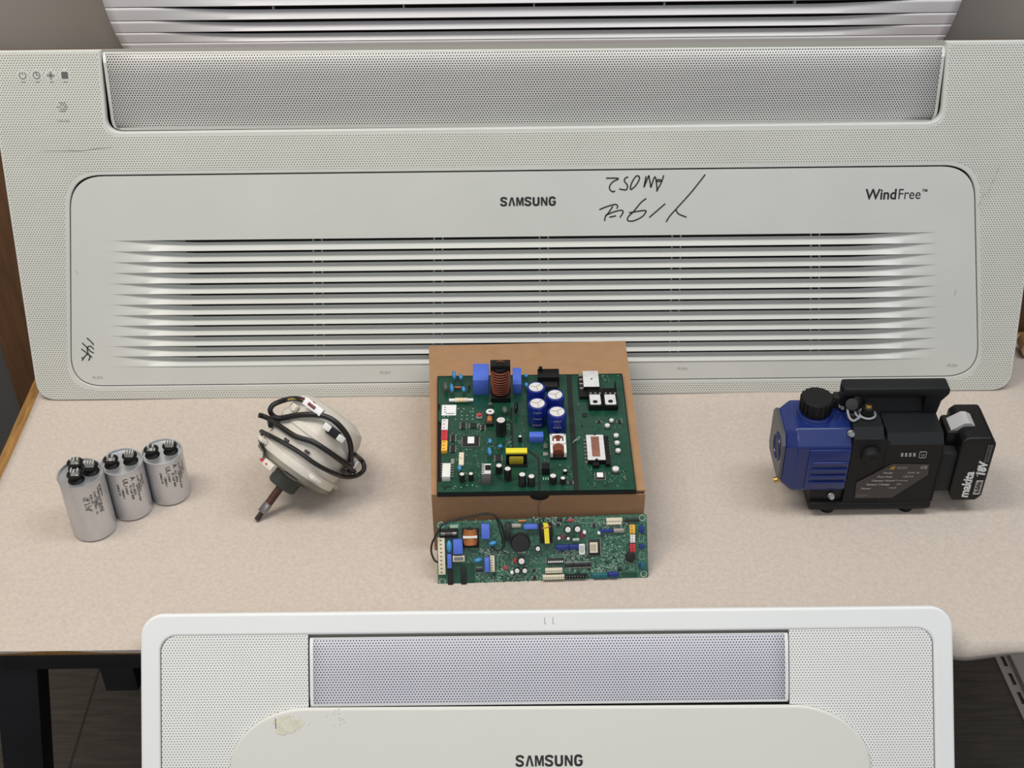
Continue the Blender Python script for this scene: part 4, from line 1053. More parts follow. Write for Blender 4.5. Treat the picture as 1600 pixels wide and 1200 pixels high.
MB().cyl((u0 + 0.0025, v1 - 0.006, 0.0108), (u1 - 0.002, v1 - 0.004, 0.0108), 0.0012).build('winding', M['copper_dark'], tf)
for (px, py, r, h) in ((887.5, 827.6, 5.6, 0.011), (902.5, 827, 5.6, 0.011), (873.4, 841, 3.4, 0.007), (888, 841.6, 3.2, 0.007), (840.4, 857.5, 4.4, 0.008), (815, 877, 6, 0.010), (808, 892, 4.6, 0.008), (820, 892, 4.6, 0.008)):
    B2.ecap(px, py, r, h, vents=False)
for (px, py, r) in ((913.4, 832, 2.7), (936, 833.2, 2.3), (800, 895, 2.6)):
    u, v = c(px, py, 0.008); MB().cyl((u, v, 0), (u, v, 0.008), r/1262, bev=0.0004).build('indicator_lamp', M['paper'], B2.t)
u0, v0 = c(894.5, 843.6, 0.004); u1, _ = c(905.3, 843.6, 0.004); MB().cyl((u0, v0, 0.003), (u1, v0, 0.003), 0.0021, bev=0.0005).build('resistor', M['silk'], B2.t)
for (px, py, dx, dy) in ((880, 839, 0.0012, 0.003), (909.5, 836, 0.0016, 0.0036), (805, 875.6, 0.0018, 0.003), (790.6, 887, 0.0022, 0.0022), (892, 813, 0.004, 0.0012), (816, 814, 0.005, 0.0012)):
    u, v = c(px, py, 0.002); MB().b2((u-dx, v-dy, 0), (u+dx, v+dy, 0.0024), 0.0005).build('diode', M['red'] if px not in (816,) else M['copper'], B2.t)
B2.conn((868, 851.5, 889, 859.6), 0.005, 'blue_nylon', 6, 'h'); B2.conn((889.8, 851.2, 904, 859), 0.005, 'blue_nylon', 4, 'h')
curve_obj('sticker', [rrect(*B2.rect(904.8, 849.8, 913.6, 866.2, 0.006), 0.0012, 4)], 0.0062, 0.0004, M['paper'], B2.t)
mb = MB(); a = c(909.2, 858, 0.006)
for k in range(3): mb.b2((a[0] - 0.0022 + k*0.0017, a[1] - 0.0045, 0.0062), (a[0] - 0.0015 + k*0.0017, a[1] + 0.0045, 0.0064))
mb.build('small_print', M['grey_print'], B2.t, smooth=0)
B2.chip((919.5, 843.6, 937.6, 867.6), 0.0026, 16, label_m='ivory', labelr=(921.6, 847.4, 933.8, 863.6), name='processor')
mb = MB(); a = c(927.5, 855.5, 0.0028)
for k in range(4): mb.b2((a[0] - 0.0032 + k*0.0017, a[1] - 0.0045, 0.0028), (a[0] - 0.0026 + k*0.0017, a[1] + 0.004, 0.0030))
mb.build('small_print', M['grey_print'], B2.t, smooth=0)
dp = B2.chip((854.4, 872.6, 881.2, 881.4), 0.004, 8, name='switch_block')
u0, v0, u1, v1 = B2.rect(854.4, 872.6, 881.2, 881.4, 0.004); mb = MB()
for k in range(9): mb.box((lerp(u0, u1, 0.09 + k*0.103), lerp(v0, v1, 0.42), 0.0042), (0.0013, 0.0022, 0.0008))
mb.build('switch_levers', M['paper'], dp, smooth=0)
for k in range(3): B2.chip((883 + k*13.9, 880.4 - k*0.6, 895.8 + k*13.9, 886.6 - k*0.6), 0.002, 6, sides='t')
B2.conn((852, 888, 879, 895.6), 0.006, 'ivory', 10, 'h', slotm='grey_print'); B2.conn((848, 898.4, 882, 905.6), 0.006, 'ivory', 10, 'h', slotm='grey_print')
B2.conn((883.4, 897.6, 918, 903.2), 0.006, 'black', 8, 'h', slotm='pcb_grey'); B2.conn((925.8, 896, 949.4, 903), 0.005, 'teal_nylon', 5, 'h'); B2.conn((950.8, 894.4, 967, 901.2), 0.006, 'blue_nylon', 4, 'h')
B2.flat('green_pad', (972, 894.5, 996, 901), M['pcb'], 0.0006)
B2.conn((984, 820.6, 992.4, 834), 0.006, 'yellow_nylon', 3); B2.conn((985, 835.6, 992.6, 848.2), 0.006, 'white', 3, slotm='pcb_grey'); B2.conn((984.6, 850, 993, 863), 0.006, 'red', 3)
u, v = c(985, 870.8, 0.006); bz = MB().cyl((u, v, 0), (u, v, 0.006), 0.0062, seg=32, bev=0.0004).build('buzzer', M['charcoal'], B2.t)
MB().cyl((u, v, 0.006), (u, v, 0.0062), 0.0006, seg=8).build('sound_hole', M['black'], bz)
B2.conn((999.4, 821.4, 1006, 832.6), 0.005, 'blue_nylon', 3); B2.conn((999.6, 850.6, 1006.6, 857), 0.005, 'blue_nylon', 2); B2.conn((1001, 878.5, 1007.6, 889.5), 0.004, 'teal_nylon', 3); B2.conn((997.8, 880.2, 1000.6, 885.4), 0.003, 'blue_nylon', 0)
wc, (u0, v0, u1, v1) = B2.boxp('connector', (947.4, 809.6, 972.4, 814.6), 0.006, M['ivory'], 0.0004)
MB().prism([(u0 + 0.001, v0 - 0.004), (u1 - 0.001, v0 - 0.004), (u1, v0), (u0, v0)], 0, 0.005).build('lower_lip', M['ivory'], wc)
B2.conn((937, 827.2, 957.4, 831.8), 0.005, 'blue_nylon', 5, 'h'); B2.conn((959, 826.2, 975.6, 832), 0.004, 'galv', 6, 'h')
for r in ((906.6, 809, 929, 817.4), (932, 809.6, 943.6, 815.4), (998.8, 835.8, 1006, 846.6), (999.4, 862.6, 1006.4, 874.4), (952, 880.6, 963.8, 887.6), (984.5, 881, 991, 890.5), (777.5, 866, 784, 893), (862, 866.6, 883.5, 871)):
    u0, v0, u1, v1 = B2.rect(*r, 0); wv = 0.0004
    curve_obj('silk_outline', [[(u0, v0), (u1, v0), (u1, v1), (u0, v1)], [(u0+wv, v0+wv), (u1-wv, v0+wv), (u1-wv, v1-wv), (u0+wv, v1-wv)]], 0.0003, 0.0002, M['silk'], B2.t)
mb = MB()
for k in range(9):
    a = c(977.5 + k*2.4, 806.5 + (k % 2)*2.5, 0.003); b = c(978.2 + k*2.4, 811.5 + (k % 2), 0.004)
    mb.tube([(a[0], a[1], 0.001), (a[0] + 0.0005, a[1] - 0.0005, 0.0045), (b[0], b[1], 0.001)], 0.0004, 5, smooth=False)
mb.build('wire_links', M['tin'], B2.t)
B2.boxp('resistor_network', (976, 812.6, 999, 815.2), 0.003, M['charcoal'], 0.0003)
B2.chip((744, 888, 754, 894), 0.002, 4, sides='t'); B2.chip((832, 889, 837, 893), 0.002, 3); B2.chip((833, 900, 838, 905), 0.002, 3); B2.chip((869, 818, 875, 822), 0.002, 2); B2.chip((869.5, 809.8, 879, 814.4), 0.002, 2); B2.chip((926, 818, 930.5, 824), 0.003, 2)
B2.boxp('surface_capacitor', (967, 886, 971, 893), 0.004, M['chip'], 0.0004)
Z2 = [(776, 862, 850, 910), (742, 896, 850, 912), (884, 862, 920, 880), (920, 868, 980, 894), (940, 834, 984, 880), (884, 884, 970, 896), (866, 858, 905, 866), (935, 815, 980, 826), (748, 858, 790, 868), (830, 808, 905, 818)]
B2.scatter('surface_parts', Z2, 0, [('silk', 800, (0.0004, 0.0009), (0.0010, 0.0028), 0.0003), ('tin', 150, (0.0006, 0.001), (0.001, 0.0016), 0.0006), ('chip', 170, (0.0008, 0.0014), (0.001, 0.0022), 0.0007), ('pcb', 120, (0.001, 0.002), (0.002, 0.005), 0.0002), ('disc_green', 60, (0.0008, 0.0014), (0.001, 0.0022), 0.0007)])
B2.scatter('surface_parts', [(700, 820, 722, 828), (765, 812, 790, 868), (724, 855, 742, 880), (698, 812, 770, 818), (995, 812, 1008, 895)], 0,
           [('silk', 50, (0.0004, 0.0008), (0.0008, 0.0018), 0.0003), ('chip', 20, (0.0008, 0.0012), (0.001, 0.002), 0.0006)])
MB().b2(c(703, 825) + (0,), (c(716, 819.5)[0], c(716, 819.5)[1], 0.002)).build('surface_capacitor', M['silk'], B2.t)
# loop of black cable arching over the top-left corner
pts = []
for (x, y, h) in ((158, 672, 0.004), (110, 640, 0.008), (72, 540, 0.010), (82, 430, 0.012), (150, 300, 0.014), (225, 190, 0.014), (400, 128, 0.014), (600, 85, 0.015), (745, 58, 0.016), (850, 78, 0.016), (925, 160, 0.015), (972, 285, 0.013), (985, 420, 0.011), (960, 500, 0.009), (895, 522, 0.008), (825, 480, 0.004)):
    pts.append(c(665 + x/8, 795 + y/8, h) + (h,))
MB().tube(pts, 0.00125, 8).build('cable', M['sleeve'], B2.t)
pts = [c(665 + x/8, 795 + y/8, h) + (h,) for (x, y, h) in ((880, 105, 0.016), (905, 180, 0.012), (940, 300, 0.010), (960, 400, 0.007), (955, 440, 0.003))]
MB().tube(pts, 0.0008, 6).build('cable', M['sleeve'], B2.t)

# ================================================================== three aluminium motor capacitors
def can(loc, r, h, label, terms, marks, rotz=0.0):
    t = thing('motor_capacitor', label, 'capacitor', loc, group='aluminium motor capacitors in a row')
    MB().lathe([(0, 0), (r-0.0012, 0), (r, 0.0012), (r, h-0.003), (r+0.0007, h-0.0024), (r+0.0009, h-0.001), (r+0.0004, h), (r-0.0012, h), (r-0.0018, h-0.0030), (0, h-0.0030)], 56).build('can', M['alu'], t)
    for (x, y, n) in terms:
        cup = MB().lathe([(0, h-0.003), (r*0.37, h-0.003), (r*0.33, h-0.0012), (r*0.20, h+0.0010), (r*0.20, h+0.0030), (r*0.37, h+0.0062), (r*0.36, h+0.0070), (r*0.25, h+0.0055), (0, h+0.0055)], 24, cx=x, cy=y).build('terminal_cup', M['black'], t)
        mb = MB()
        offs = [(-0.0030, 0), (0.0030, 0)] if n == 2 else ([(-0.004, 0.001), (0.0, -0.0015), (0.004, 0.001)] if n == 3 else [(-0.0048, 0.0), (-0.0016, 0.0), (0.0016, 0.0), (0.0048, 0.0)])
        mb.b2((x - 0.005, y - 0.0028, h + 0.0052), (x + 0.005, y + 0.0028, h + 0.0064), 0.0004)
        for (dx, dy) in offs:
            mb.b2((x + dx - 0.0008, y + dy - 0.0032, h + 0.006), (x + dx + 0.0008, y + dy + 0.0032, h + 0.0135), 0.0004)
        mb.build('spade_terminals', M['spade'], cup)
    # print wrapped round the can, reading downwards
    mb = MB()
    for (ang, s, size, z1) in marks:
        cu = bpy.data.curves.new('t', 'FONT'); cu.body = s; cu.size = size; cu.resolution_u = 2; cu.align_y = 'CENTER'; cu.offset = size*0.015
        tt = bpy.data.objects.new('t', cu); col.objects.link(tt); me = bpy.data.meshes.new_from_object(tt); bpy.data.objects.remove(tt)
        vs_ = []
        for v in me.vertices:
            a_ = math.radians(ang) + v.co.y / r
            vs_.append(mb.bm.verts.new(((r + 0.00025)*math.cos(a_), (r + 0.00025)*math.sin(a_), z1 - v.co.x)))
        for f in me.polygons:
            try: mb.bm.faces.new([vs_[i] for i in f.vertices])
            except ValueError: pass
    mb.build('printed_text', M['print'] if r < 0.0275 else M['grey_print'], t, smooth=0)
    return t
txt = [(-33, 'LL 70C 10000AFC', 0.0036, 0.064), (-18, '50/60Hz SH', 0.0036, 0.062), (-26, '450V AC', 0.0036, 0.055), (-40, 'CAPACITOR 45uF', 0.0038, 0.052), (-48, 'A', 0.0085, 0.066), (-50, 'I.E.C. 60252', 0.0042, 0.056), (-59, '45 1.6uF 450V', 0.0042, 0.054), (-70, 'UL', 0.0085, 0.066), (-71, 'E 234567', 0.0040, 0.055), (-82, 'CBB65A-1', 0.0040, 0.050), (-92, '25/85/21 SH', 0.0038, 0.058)]
can((-0.5412, 1.2596, ZT), 0.0278, 0.0935, 'tallest and leftmost silver capacitor with three terminals and scuffed faded print', [(0.012, 0.006, 4), (-0.0085, 0.0125, 3), (-0.003, -0.0095, 3)],
    [(-35, 'CAPACITOR 60uF', 0.0045, 0.078), (-25, 'SH 50/60Hz', 0.004, 0.085), (-47, 'TYPE CBB65', 0.0045, 0.080), (-57, '450V AC', 0.0045, 0.078), (-66, '60 + 5 uF', 0.0060, 0.074), (-41, 'I.E.C. 60252 SH', 0.0042, 0.070), (-52, '25/70/21 - S2', 0.0042, 0.066), (-74, 'UL  E-78', 0.0062, 0.076), (-30, 'UL', 0.009, 0.084)])
can((-0.5000, 1.2955, ZT), 0.0262, 0.0805, 'middle silver capacitor of the three, with two terminals and dark print', [(0.0105, 0.004, 4), (-0.012, -0.003, 2)], [(a - 3, s, z, h + 0.006) for a, s, z, h in txt])
can((-0.4555, 1.3235, ZT), 0.0260, 0.0725, 'shortest and rightmost silver capacitor of the three, nearest the motor', [(0.0105, 0.004, 4), (-0.012, -0.003, 2)], [(a + 4, s, z, h) for a, s, z, h in txt])

# ================================================================== fan motor
AX = Vector((math.cos(math.radians(36.87))*math.cos(math.radians(222)), math.cos(math.radians(36.87))*math.sin(math.radians(222)), -math.sin(math.radians(36.87))))
Zm = AX.normalized(); Xm = Vector((0, 0, 1)).cross(Zm).normalized(); Ym = Zm.cross(Xm)
mm = Matrix((Xm, Ym, Zm)).transposed().to_4x4(); mm.translation = Vector((-0.2865, 1.3083, 0.8015))
mot = thing('fan_motor', 'cream resin fan motor wrapped in black cable, lying tilted on its rusty shaft', 'motor', mw=mm)
mi = mm.inverted()
def mcyl(px, py, R_):
    """where a sight line meets the motor's round side (or passes it closest), in motor coordinates"""
    o = mi @ CAM; d = mi.to_3x3() @ ray(px, py)
    A = d.x*d.x + d.y*d.y; B = o.x*d.x + o.y*d.y; Cc = o.x*o.x + o.y*o.y - R_*R_
    disc = B*B - A*Cc
    t = (-B - math.sqrt(disc)) / A if disc > 0 else -B / A
    return o + d * t
RM = 0.056
MB().lathe([(0, -0.004), (RM*0.80, -0.004), (RM*0.97, -0.005), (RM, -0.008), (RM, -0.018), (RM*0.965, -0.0195), (RM*0.975, -0.052), (RM*1.0, -0.054), (RM*1.0, -0.060), (RM*0.95, -0.064), (RM*0.93, -0.076), (RM*0.84, -0.088), (RM*0.6, -0.094), (0, -0.096)], 64).build('housing', M['cream'], mot)
MB().lathe([(0, 0.004), (RM*0.62, 0.004), (RM*0.70, 0.0005), (RM*0.92, 0.0005), (RM*0.99, -0.001), (RM*0.99, -0.008), (0, -0.008)], 56).build('end_plate', M['motor_grey'], mot)
mb = MB()
for k in range(4):
    a = math.radians(45 + 90*k); a2 = a
    mb.torus((0.034*math.cos(a), 0.034*math.sin(a), 0.0035), 0.009, 0.0015, rs=6)
mb.build('plate_ribs', M['motor_grey'], mot)
mb = MB()
for k in range(4):
    a = math.radians(45 + 90*k); mb.cyl((0.034*math.cos(a), 0.034*math.sin(a), 0.001), (0.034*math.cos(a), 0.034*math.sin(a), 0.0045), 0.0078, seg=20)
mb.build('plate_openings', M['rubber'], mot)
MB().lathe([(0, 0.026), (0.0165, 0.026), (0.0195, 0.0235), (0.0200, 0.010), (0.0235, 0.008), (0.0235, 0.003), (0, 0.003)], 40).build('rubber_hub', M['rubber'], mot)
L_ = 0.0785
sh = MB().cyl((0, 0, 0.02), (0, 0, 0.052), 0.0052, seg=20).build('shaft', M['rust'], mot)
MB().cyl((0, 0, 0.052), (0, 0, 0.0535), 0.0056, seg=20).b2((-0.0050, -0.0036, 0.0535), (0.0050, 0.0036, 0.0665), 0.0005).build('flatted_section', M['steel'], sh)
mb = MB()
prof = [(0, 0.0665)]
z = 0.0665
while z < L_ - 0.0015: prof += [(0.0032, z), (0.0038, z + 0.0006)]; z += 0.0012
prof += [(0.0030, L_), (0, L_)]
mb.lathe(prof, 18).build('threaded_tip', M['dark_steel'], sh)
for k in range(4):
    a = math.radians(20 + 90*k)
    MB().box(((RM+0.004)*math.cos(a), (RM+0.004)*math.sin(a), -0.013), (0.014, 0.016, 0.006), 0.0015, Matrix.Rotation(a, 3, 'Z')).build('mounting_lug', M['cream'], mot)
# moulded details on the upper side
def on_side(px, py, R_, s, m, name, parent=mot, bev=0.0005, spin=0.0):
    p = mcyl(px, py, R_); a = math.atan2(p.y, p.x)
    rot = Matrix.Rotation(a, 3, 'Z') @ Matrix.Rotation(spin, 3, 'X')
    return MB().box((p.x, p.y, p.z), s, bev, rot).build(name, m, parent)
on_side(448, 687.5, RM - 0.001, (0.003, 0.0075, 0.0035), M['rubber'], 'side_slot'); on_side(480, 706, RM - 0.001, (0.003, 0.0075, 0.0035), M['rubber'], 'side_slot')
cb = on_side(490, 636, RM + 0.004, (0.006, 0.030, 0.010), M['paper'], 'connector_block', spin=0.0)
on_side(487, 634, RM + 0.0075, (0.002, 0.012, 0.004), M['wire_red'], 'red_core', cb)
on_side(460, 637, RM + 0.001, (0.006, 0.012, 0.010), M['cream'], 'moulded_boss', bev=0.002)
cl = on_side(511, 667, RM + 0.007, (0.012, 0.010, 0.008), M['white'], 'cable_clip'); on_side(531, 684, RM + 0.007, (0.012, 0.010, 0.008), M['white'], 'cable_clip')
on_side(521, 676, RM + 0.006, (0.009, 0.016, 0.011), M['charcoal'], 'plug')
on_side(555, 727, RM + 0.006, (0.004, 0.014, 0.014), M['paper'], 'tag')
on_side(421, 727, RM + 0.003, (0.010, 0.016, 0.009), M['cream'], 'plug'); on_side(413, 722, RM + 0.006, (0.004, 0.014, 0.003), M['red'], 'red_plug_edge')
def cable(ps, r, name='cable', m='sleeve', lift=0.0, closed=False):
    pts = []
    for q_ in ps:
        e = q_[2] if len(q_) > 2 else 0.0
        pts.append(mcyl(q_[0], q_[1], RM + r + lift + e))
    MB().tube(pts, r, 10).build(name, M[m], mot)
g = lambda x, y: (390 + x/5.455, 610 + y/5.455)
cable([g(100, 350), g(200, 400), g(330, 470), g(450, 545), g(560, 625), g(680, 690), g(800, 735), g(900, 730), g(965, 690), g(975, 640), g(950, 590), g(895, 545)], 0.0030, lift=0.002)
cable([g(80, 210), g(150, 235), g(250, 300), g(370, 380), g(430, 405), g(540, 440), g(640, 500), g(740, 570), g(830, 640), g(890, 690)], 0.0035, lift=0.001)
cable([g(180, 300), g(180, 240), g(280, 235), g(380, 215), g(500, 205), g(620, 215), g(720, 260), g(800, 340), g(850, 430), g(865, 530), g(855, 640)], 0.0036, lift=0.001)
cable([g(250, 240), g(200, 215), g(175, 170), g(200, 125), g(260, 95), g(330, 75), g(400, 70), g(460, 85)], 0.0034)
cable([g(330, 78), g(380, 72), g(430, 80), g(480, 88), g(520, 105)], 0.0012, 'wire', 'wire_yellow', 0.004)
cable([g(430, 75), g(480, 82), g(540, 100), g(560, 115)], 0.0010, 'wire', 'wire_red', 0.005)
for dx in (0, 12, 24):
    cable([g(110 + dx, 365), g(75 + dx, 400), g(90 + dx, 460), g(125 + dx*0.6, 530), g(100 + dx*1.5, 600)], 0.0007, 'wire', 'sleeve', 0.004)
cable([g(860, 600), g(880, 660), g(840, 700), g(800, 690)], 0.0040, lift=0.001)

# ================================================================== battery vacuum pump
PO = Vector((0.4265, 1.267, ZT))
pump = thing('vacuum_pump', 'black and blue cordless vacuum pump with carry handle and attached battery', 'vacuum pump', PO)
k_ = 0.001
def pmm(*a): return tuple(x * k_ for x in a)
MBOX = lambda a, b, bev=0: MB().b2(pmm(*a), pmm(*b), bev * k_)
for (x, y) in ((-18, 13), (84, 13), (-18, 82), (84, 82)):
    MB().cyl(pmm(x, y, 0), pmm(x, y, 11), 0.0095, 0.0105, bev=0.001).build('foot', M['black'], pump)
MBOX((-46, -2, 10), (112, 95, 22), 4).build('base_plate', M['black_matte'], pump)
MBOX((-46, 4, 20), (-2, 88, 45), 2).build('motor_support', M['black'], pump)
# housing: taller at its left end, chamfered along the front top edge
def yz_prism(pts, x0, x1):
    return MB().prism([(y*k_, z*k_) for y, z in pts], x0*k_, x1*k_, Matrix(((0, 0, 1, 0), (1, 0, 0, 0), (0, 1, 0, 0), (0, 0, 0, 1))))
hs_ = MB()
T_ = Matrix(((0, 0, 1, 0), (1, 0, 0, 0), (0, 1, 0, 0), (0, 0, 0, 1)))
def hp(mb, pts, x0, x1): mb.prism([(y*k_, z*k_) for y, z in pts], x0*k_, x1*k_, T_)
hp(hs_, [(0, 21), (0, 119), (11, 130), (92, 130), (95, 21)], 40, 110)
hp(hs_, [(0.4, 21), (0.4, 128), (12, 139), (34, 139), (34, 126), (94, 126), (94.5, 21)], -3, 34)
hs_.prism([(34*k_, 21*k_), (34*k_, 128*k_), (46*k_, 119*k_), (46*k_, 21*k_)], -0.030, -0.0006, Matrix(((1, 0, 0, 0), (0, 0, -1, 0), (0, 1, 0, 0), (0, 0, 0, 1))))
body = hs_.build('housing', M['black_matte'], pump, smooth=20)
MBOX((-2, 34, 120), (40, 90, 128), 2).build('deck', M['charcoal'], pump)
bk = MB(); hp(bk, [(52, 128), (66, 148), (92, 148), (92, 128)], 22, 104); bk.build('rear_hump', M['black_matte'], pump, smooth=20)
# ridges down the right end of the front
mb = MB()
for k in range(22): mb.b2(pmm(109.5, -0.6, 24 + k*4.1), pmm(112.0, 4, 26 + k*4.1))
mb.build('grip_ridges', M['black_matte'], pump, smooth=0)
# handle
hm = MB(); 
hm.b2(pmm(-12, 46, 158), pmm(121, 70, 171), 0.0035)
hm.prism([(-12*k_, 126*k_), (3*k_, 126*k_), (4*k_, 162*k_), (-12*k_, 166*k_)], -0.066, -0.050, Matrix(((1, 0, 0, 0), (0, 0, -1, 0), (0, 1, 0, 0), (0, 0, 0, 1))))
hm.prism([(94*k_, 128*k_), (110*k_, 128*k_), (113*k_, 150*k_), (121*k_, 161*k_), (121*k_, 168*k_), (92*k_, 166*k_)], -0.068, -0.048, Matrix(((1, 0, 0, 0), (0, 0, -1, 0), (0, 1, 0, 0), (0, 0, 0, 1))))
hm.build('handle', M['black_matte'], pump, smooth=40)
MBOX((-20, 56, 128), (-6, 70, 150), 3).build('handle_bracket', M['charcoal'], pump)
# blue pump head
bm_ = MB()
sec = [(3, 41), (1, 46), (1, 115), (17, 133), (74, 133), (88, 118), (88, 46), (84, 41)]
def sc_(s, dy, x):  # scaled section at x
    cy_, cz_ = 44, 87
    return [((cy_ + (y - cy_)*s)*k_, (cz_ + (z - cz_)*s)*k_, x*k_) for y, z in sec]
rings = []
for s, x in ((0.80, -85), (1.0, -71), (1.0, -3)):
    rings.append([bm_.bm.verts.new((q_[2], q_[0], q_[1])) for q_ in sc_(s, 0, x)])
for A, B in zip(rings, rings[1:]):
    for i in range(len(A)): bm_.bm.faces.new((A[i], A[(i+1) % 8], B[(i+1) % 8], B[i]))
bm_.bm.faces.new(rings[0]); bm_.bm.faces.new(list(reversed(rings[-1])))
bh = bm_.build('pump_head', M['blue_paint'], pump, smooth=15)
mo = bh.modifiers.new('bevel', 'BEVEL'); mo.width = 0.0016; mo.segments = 2; mo.limit_method = 'ANGLE'
# raised cheek on the front and its cooling ridges
MBOX((-56, -1.2, 47), (-4, 4, 112), 1.2).build('front_cheek', M['blue_paint'], bh)
for k in range(4):
    MBOX((-52, -3.6, 56 + k*11), (-5, 0, 60.5 + k*11), 1.4).build('cooling_ridge', M['blue_paint'], bh)
MB().cyl(pmm(-44, 47, 132), pmm(-44, 47, 137), 0.0235, 0.0215, seg=40, bev=0.0008).build('filler_neck', M['blue_paint'], bh)
mb = MB(); mb.prism([(y*k_, z*k_) for y, z in [(12, 52), (8, 60), (8, 112), (18, 124), (70, 124), (80, 112), (80, 60), (74, 52)]], -0.0885, -0.0848, T_)
fp = mb.build('end_plate', M['plate_grey'], pump, smooth=20)
MB().torus(pmm(-89, 34, 90), 0.017, 0.0018, axis='X').build('sight_glass_rim', M['blue_paint'], fp)
MB().cyl(pmm(-88.6, 34, 90), pmm(-89.2, 34, 90), 0.0160, seg=32).build('sight_glass', M['black'], fp)
MB().cyl(pmm(-84, 14, 52), pmm(-92, 14, 50), 0.0040).build('drain_plug', M['brass'], pump)
# filler cap
jag = lambda k: 1.0 if (k % 4) < 2 else 0.955
capo = MB().lathe([(0, 0.136), (0.0185, 0.136), (0.0185, 0.140), (0.0195, 0.1405), (0.0200, 0.158), (0.0185, 0.1600), (0, 0.1600)], 64, cx=-0.044, cy=0.047, jag=None)
fc = capo.build('filler_cap', M['black'], pump)
mb = MB()
for k in range(18):
    a = 2*PI*k/18; mb.box((-0.044 + 0.0202*math.cos(a), 0.047 + 0.0202*math.sin(a), 0.1495), (0.0016, 0.0036, 0.018), 0.0004, Matrix.Rotation(a, 3, 'Z'))
mb.build('cap_grips', M['black'], fc)
for (x, y, z) in ((-6, 12, 131), (-19, 4, 33), (-9, 58, 137)):
    MB().cyl(pmm(x, y - 3, z), pmm(x, y - 9, z + 3), 0.0036, seg=6).cyl(pmm(x, y - 1, z), pmm(x, y - 4, z + 1), 0.0044, seg=16).build('hex_bolt', M['chrome'], pump)
# brass inlet fitting with its strap, and the second cap
fit = MB().cyl(pmm(18, 34, 126), pmm(18, 34, 141), 0.0085, seg=6, bev=0.0006).build('inlet_fitting', M['brass'], pump)
MB().cyl(pmm(18, 34, 140), pmm(18, 34, 153), 0.0080, 0.0074, seg=24, bev=0.001).build('fitting_cap', M['black'], fit)
MB().cyl(pmm(18, 34, 152.5), pmm(18, 34, 156), 0.0052, 0.0040, seg=20, bev=0.0008).build('brass_tip', M['brass'], fit)
MB().torus(pmm(18, 34, 141.5), 0.0100, 0.0016).tube([pmm(9, 29, 141), pmm(3, 24, 141), pmm(-2, 20, 142), pmm(-6, 24, 143), pmm(-7, 34, 146), pmm(-5, 42, 149)], 0.0016).tube([pmm(9, 29, 141), pmm(4, 30, 142), pmm(2, 38, 145), pmm(0, 44, 149)], 0.0014).build('strap', M['strap'], pump)
MB().cyl(pmm(2, 36, 128), pmm(2, 36, 143), 0.0075, seg=24, bev=0.001).cyl(pmm(0, 44, 146), pmm(-2, 38, 154), 0.0080, seg=24, bev=0.001).build('spare_cap', M['charcoal'], pump)
# round boss on the front
u = 16
MB().lathe([(0, 0.010), (0.0085, 0.0095), (0.0118, 0.006), (0.0125, 0.0), (0, 0)], 32).build('front_boss', M['black_matte'], pump).matrix_local = Matrix.Translation(pmm(21, 0.6, 103)) @ Matrix.Rotation(PI/2, 4, 'X')
MB().cyl((0, 0, 0.0098), (0, 0, 0.0104), 0.0035, seg=16).build('boss_hole', M['black'], pump).matrix_local = Matrix.Translation(pmm(22, 0.6, 101)) @ Matrix.Rotation(PI/2, 4, 'X')
# label, indicators
class Front(Plane): pass
PF = Plane((PO.x, PO.y - 0.0004, PO.z), (1, 0, 0), (0, 0, 1))
def fz(x, y): a_ = PF.uv(1200 + x/4.324, 590 + y/4.324); return a_
fm = Matrix.Translation((0, -0.0004, 0)) @ Matrix.Rotation(PI/2, 4, 'X')
lab = curve_obj('rating_label', [[fz(842, 582), fz(1088, 585), fz(1078, 655), fz(835, 810), fz(585, 812), fz(597, 708)]], 0.0006, 0.0006, M['label'], pump); lab.matrix_local = fm
def ft(s, x, y, size, m='lgrey_print', sx=1.0, offset=0.0, align='LEFT', parent=lab):
    a_ = fz(x, y); return text_obj('label_print', s, size, M[m], parent, (a_[0], a_[1], 0.0009), sx=sx, offset=offset, align=align)
ft('Model', 778, 642, 0.0042, sx=1.1, offset=0.0001); ft('DVP-1B', 942, 641, 0.0038, sx=1.2)
ft('Flow Rate', 738, 668, 0.0042, sx=1.1, offset=0.0001); ft('1.8CFM', 905, 667, 0.0038, sx=1.2)
ft('Ultimate Vacuum', 700, 694, 0.0042, sx=1.02, offset=0.0001); ft('15 microns', 852, 693, 0.0038, sx=1.0)
ft('Battery Voltage', 665, 720, 0.0042, sx=1.1, offset=0.0001); ft('18V', 862, 718, 0.0038, sx=1.2)
ft('Power', 628, 747, 0.0042, sx=1.1, offset=0.0001); ft('1/4HP', 805, 743, 0.0038, sx=1.2)
ft('CE', 1028, 605, 0.0060, sx=1.2, offset=0.0001)
mb = MB(); mb.prism([fz(818, 618), fz(840, 598), fz(862, 598), fz(850, 618)], 0.0006, 0.0009); mb.build('label_emblem', M['gold_print'], lab, smooth=0)
mb = MB(); mb.prism([fz(866, 616), fz(872, 600), fz(945, 600), fz(938, 616)], 0.0006, 0.0009); mb.build('label_emblem', M['grey_print'], lab, smooth=0)
ft('xxxxxxxxxxxxxx'.replace('x', '.'), 595, 786, 0.005, sx=1.0); ft('..........', 595, 797, 0.005, sx=1.0)
for k, x in enumerate((905, 932, 960, 988)):
    o = curve_obj('charge_light', [[fz(x - 8, 532), fz(x + 7, 532), fz(x + 9, 510), fz(x - 6, 510)]], 0.0006, 0.0006, M['lgrey_print'], pump); o.matrix_local = fm
bt0, bt1 = fz(1016, 542), fz(1075, 499)
o = curve_obj('power_button', [rrect(bt0[0], bt0[1], bt1[0], bt1[1], 0.0015, 4), rrect(bt0[0]+0.0006, bt0[1]+0.0006, bt1[0]-0.0006, bt1[1]-0.0006, 0.0011, 4)], 0.0006, 0.0006, M['lgrey_print'], pump); o.matrix_local = fm
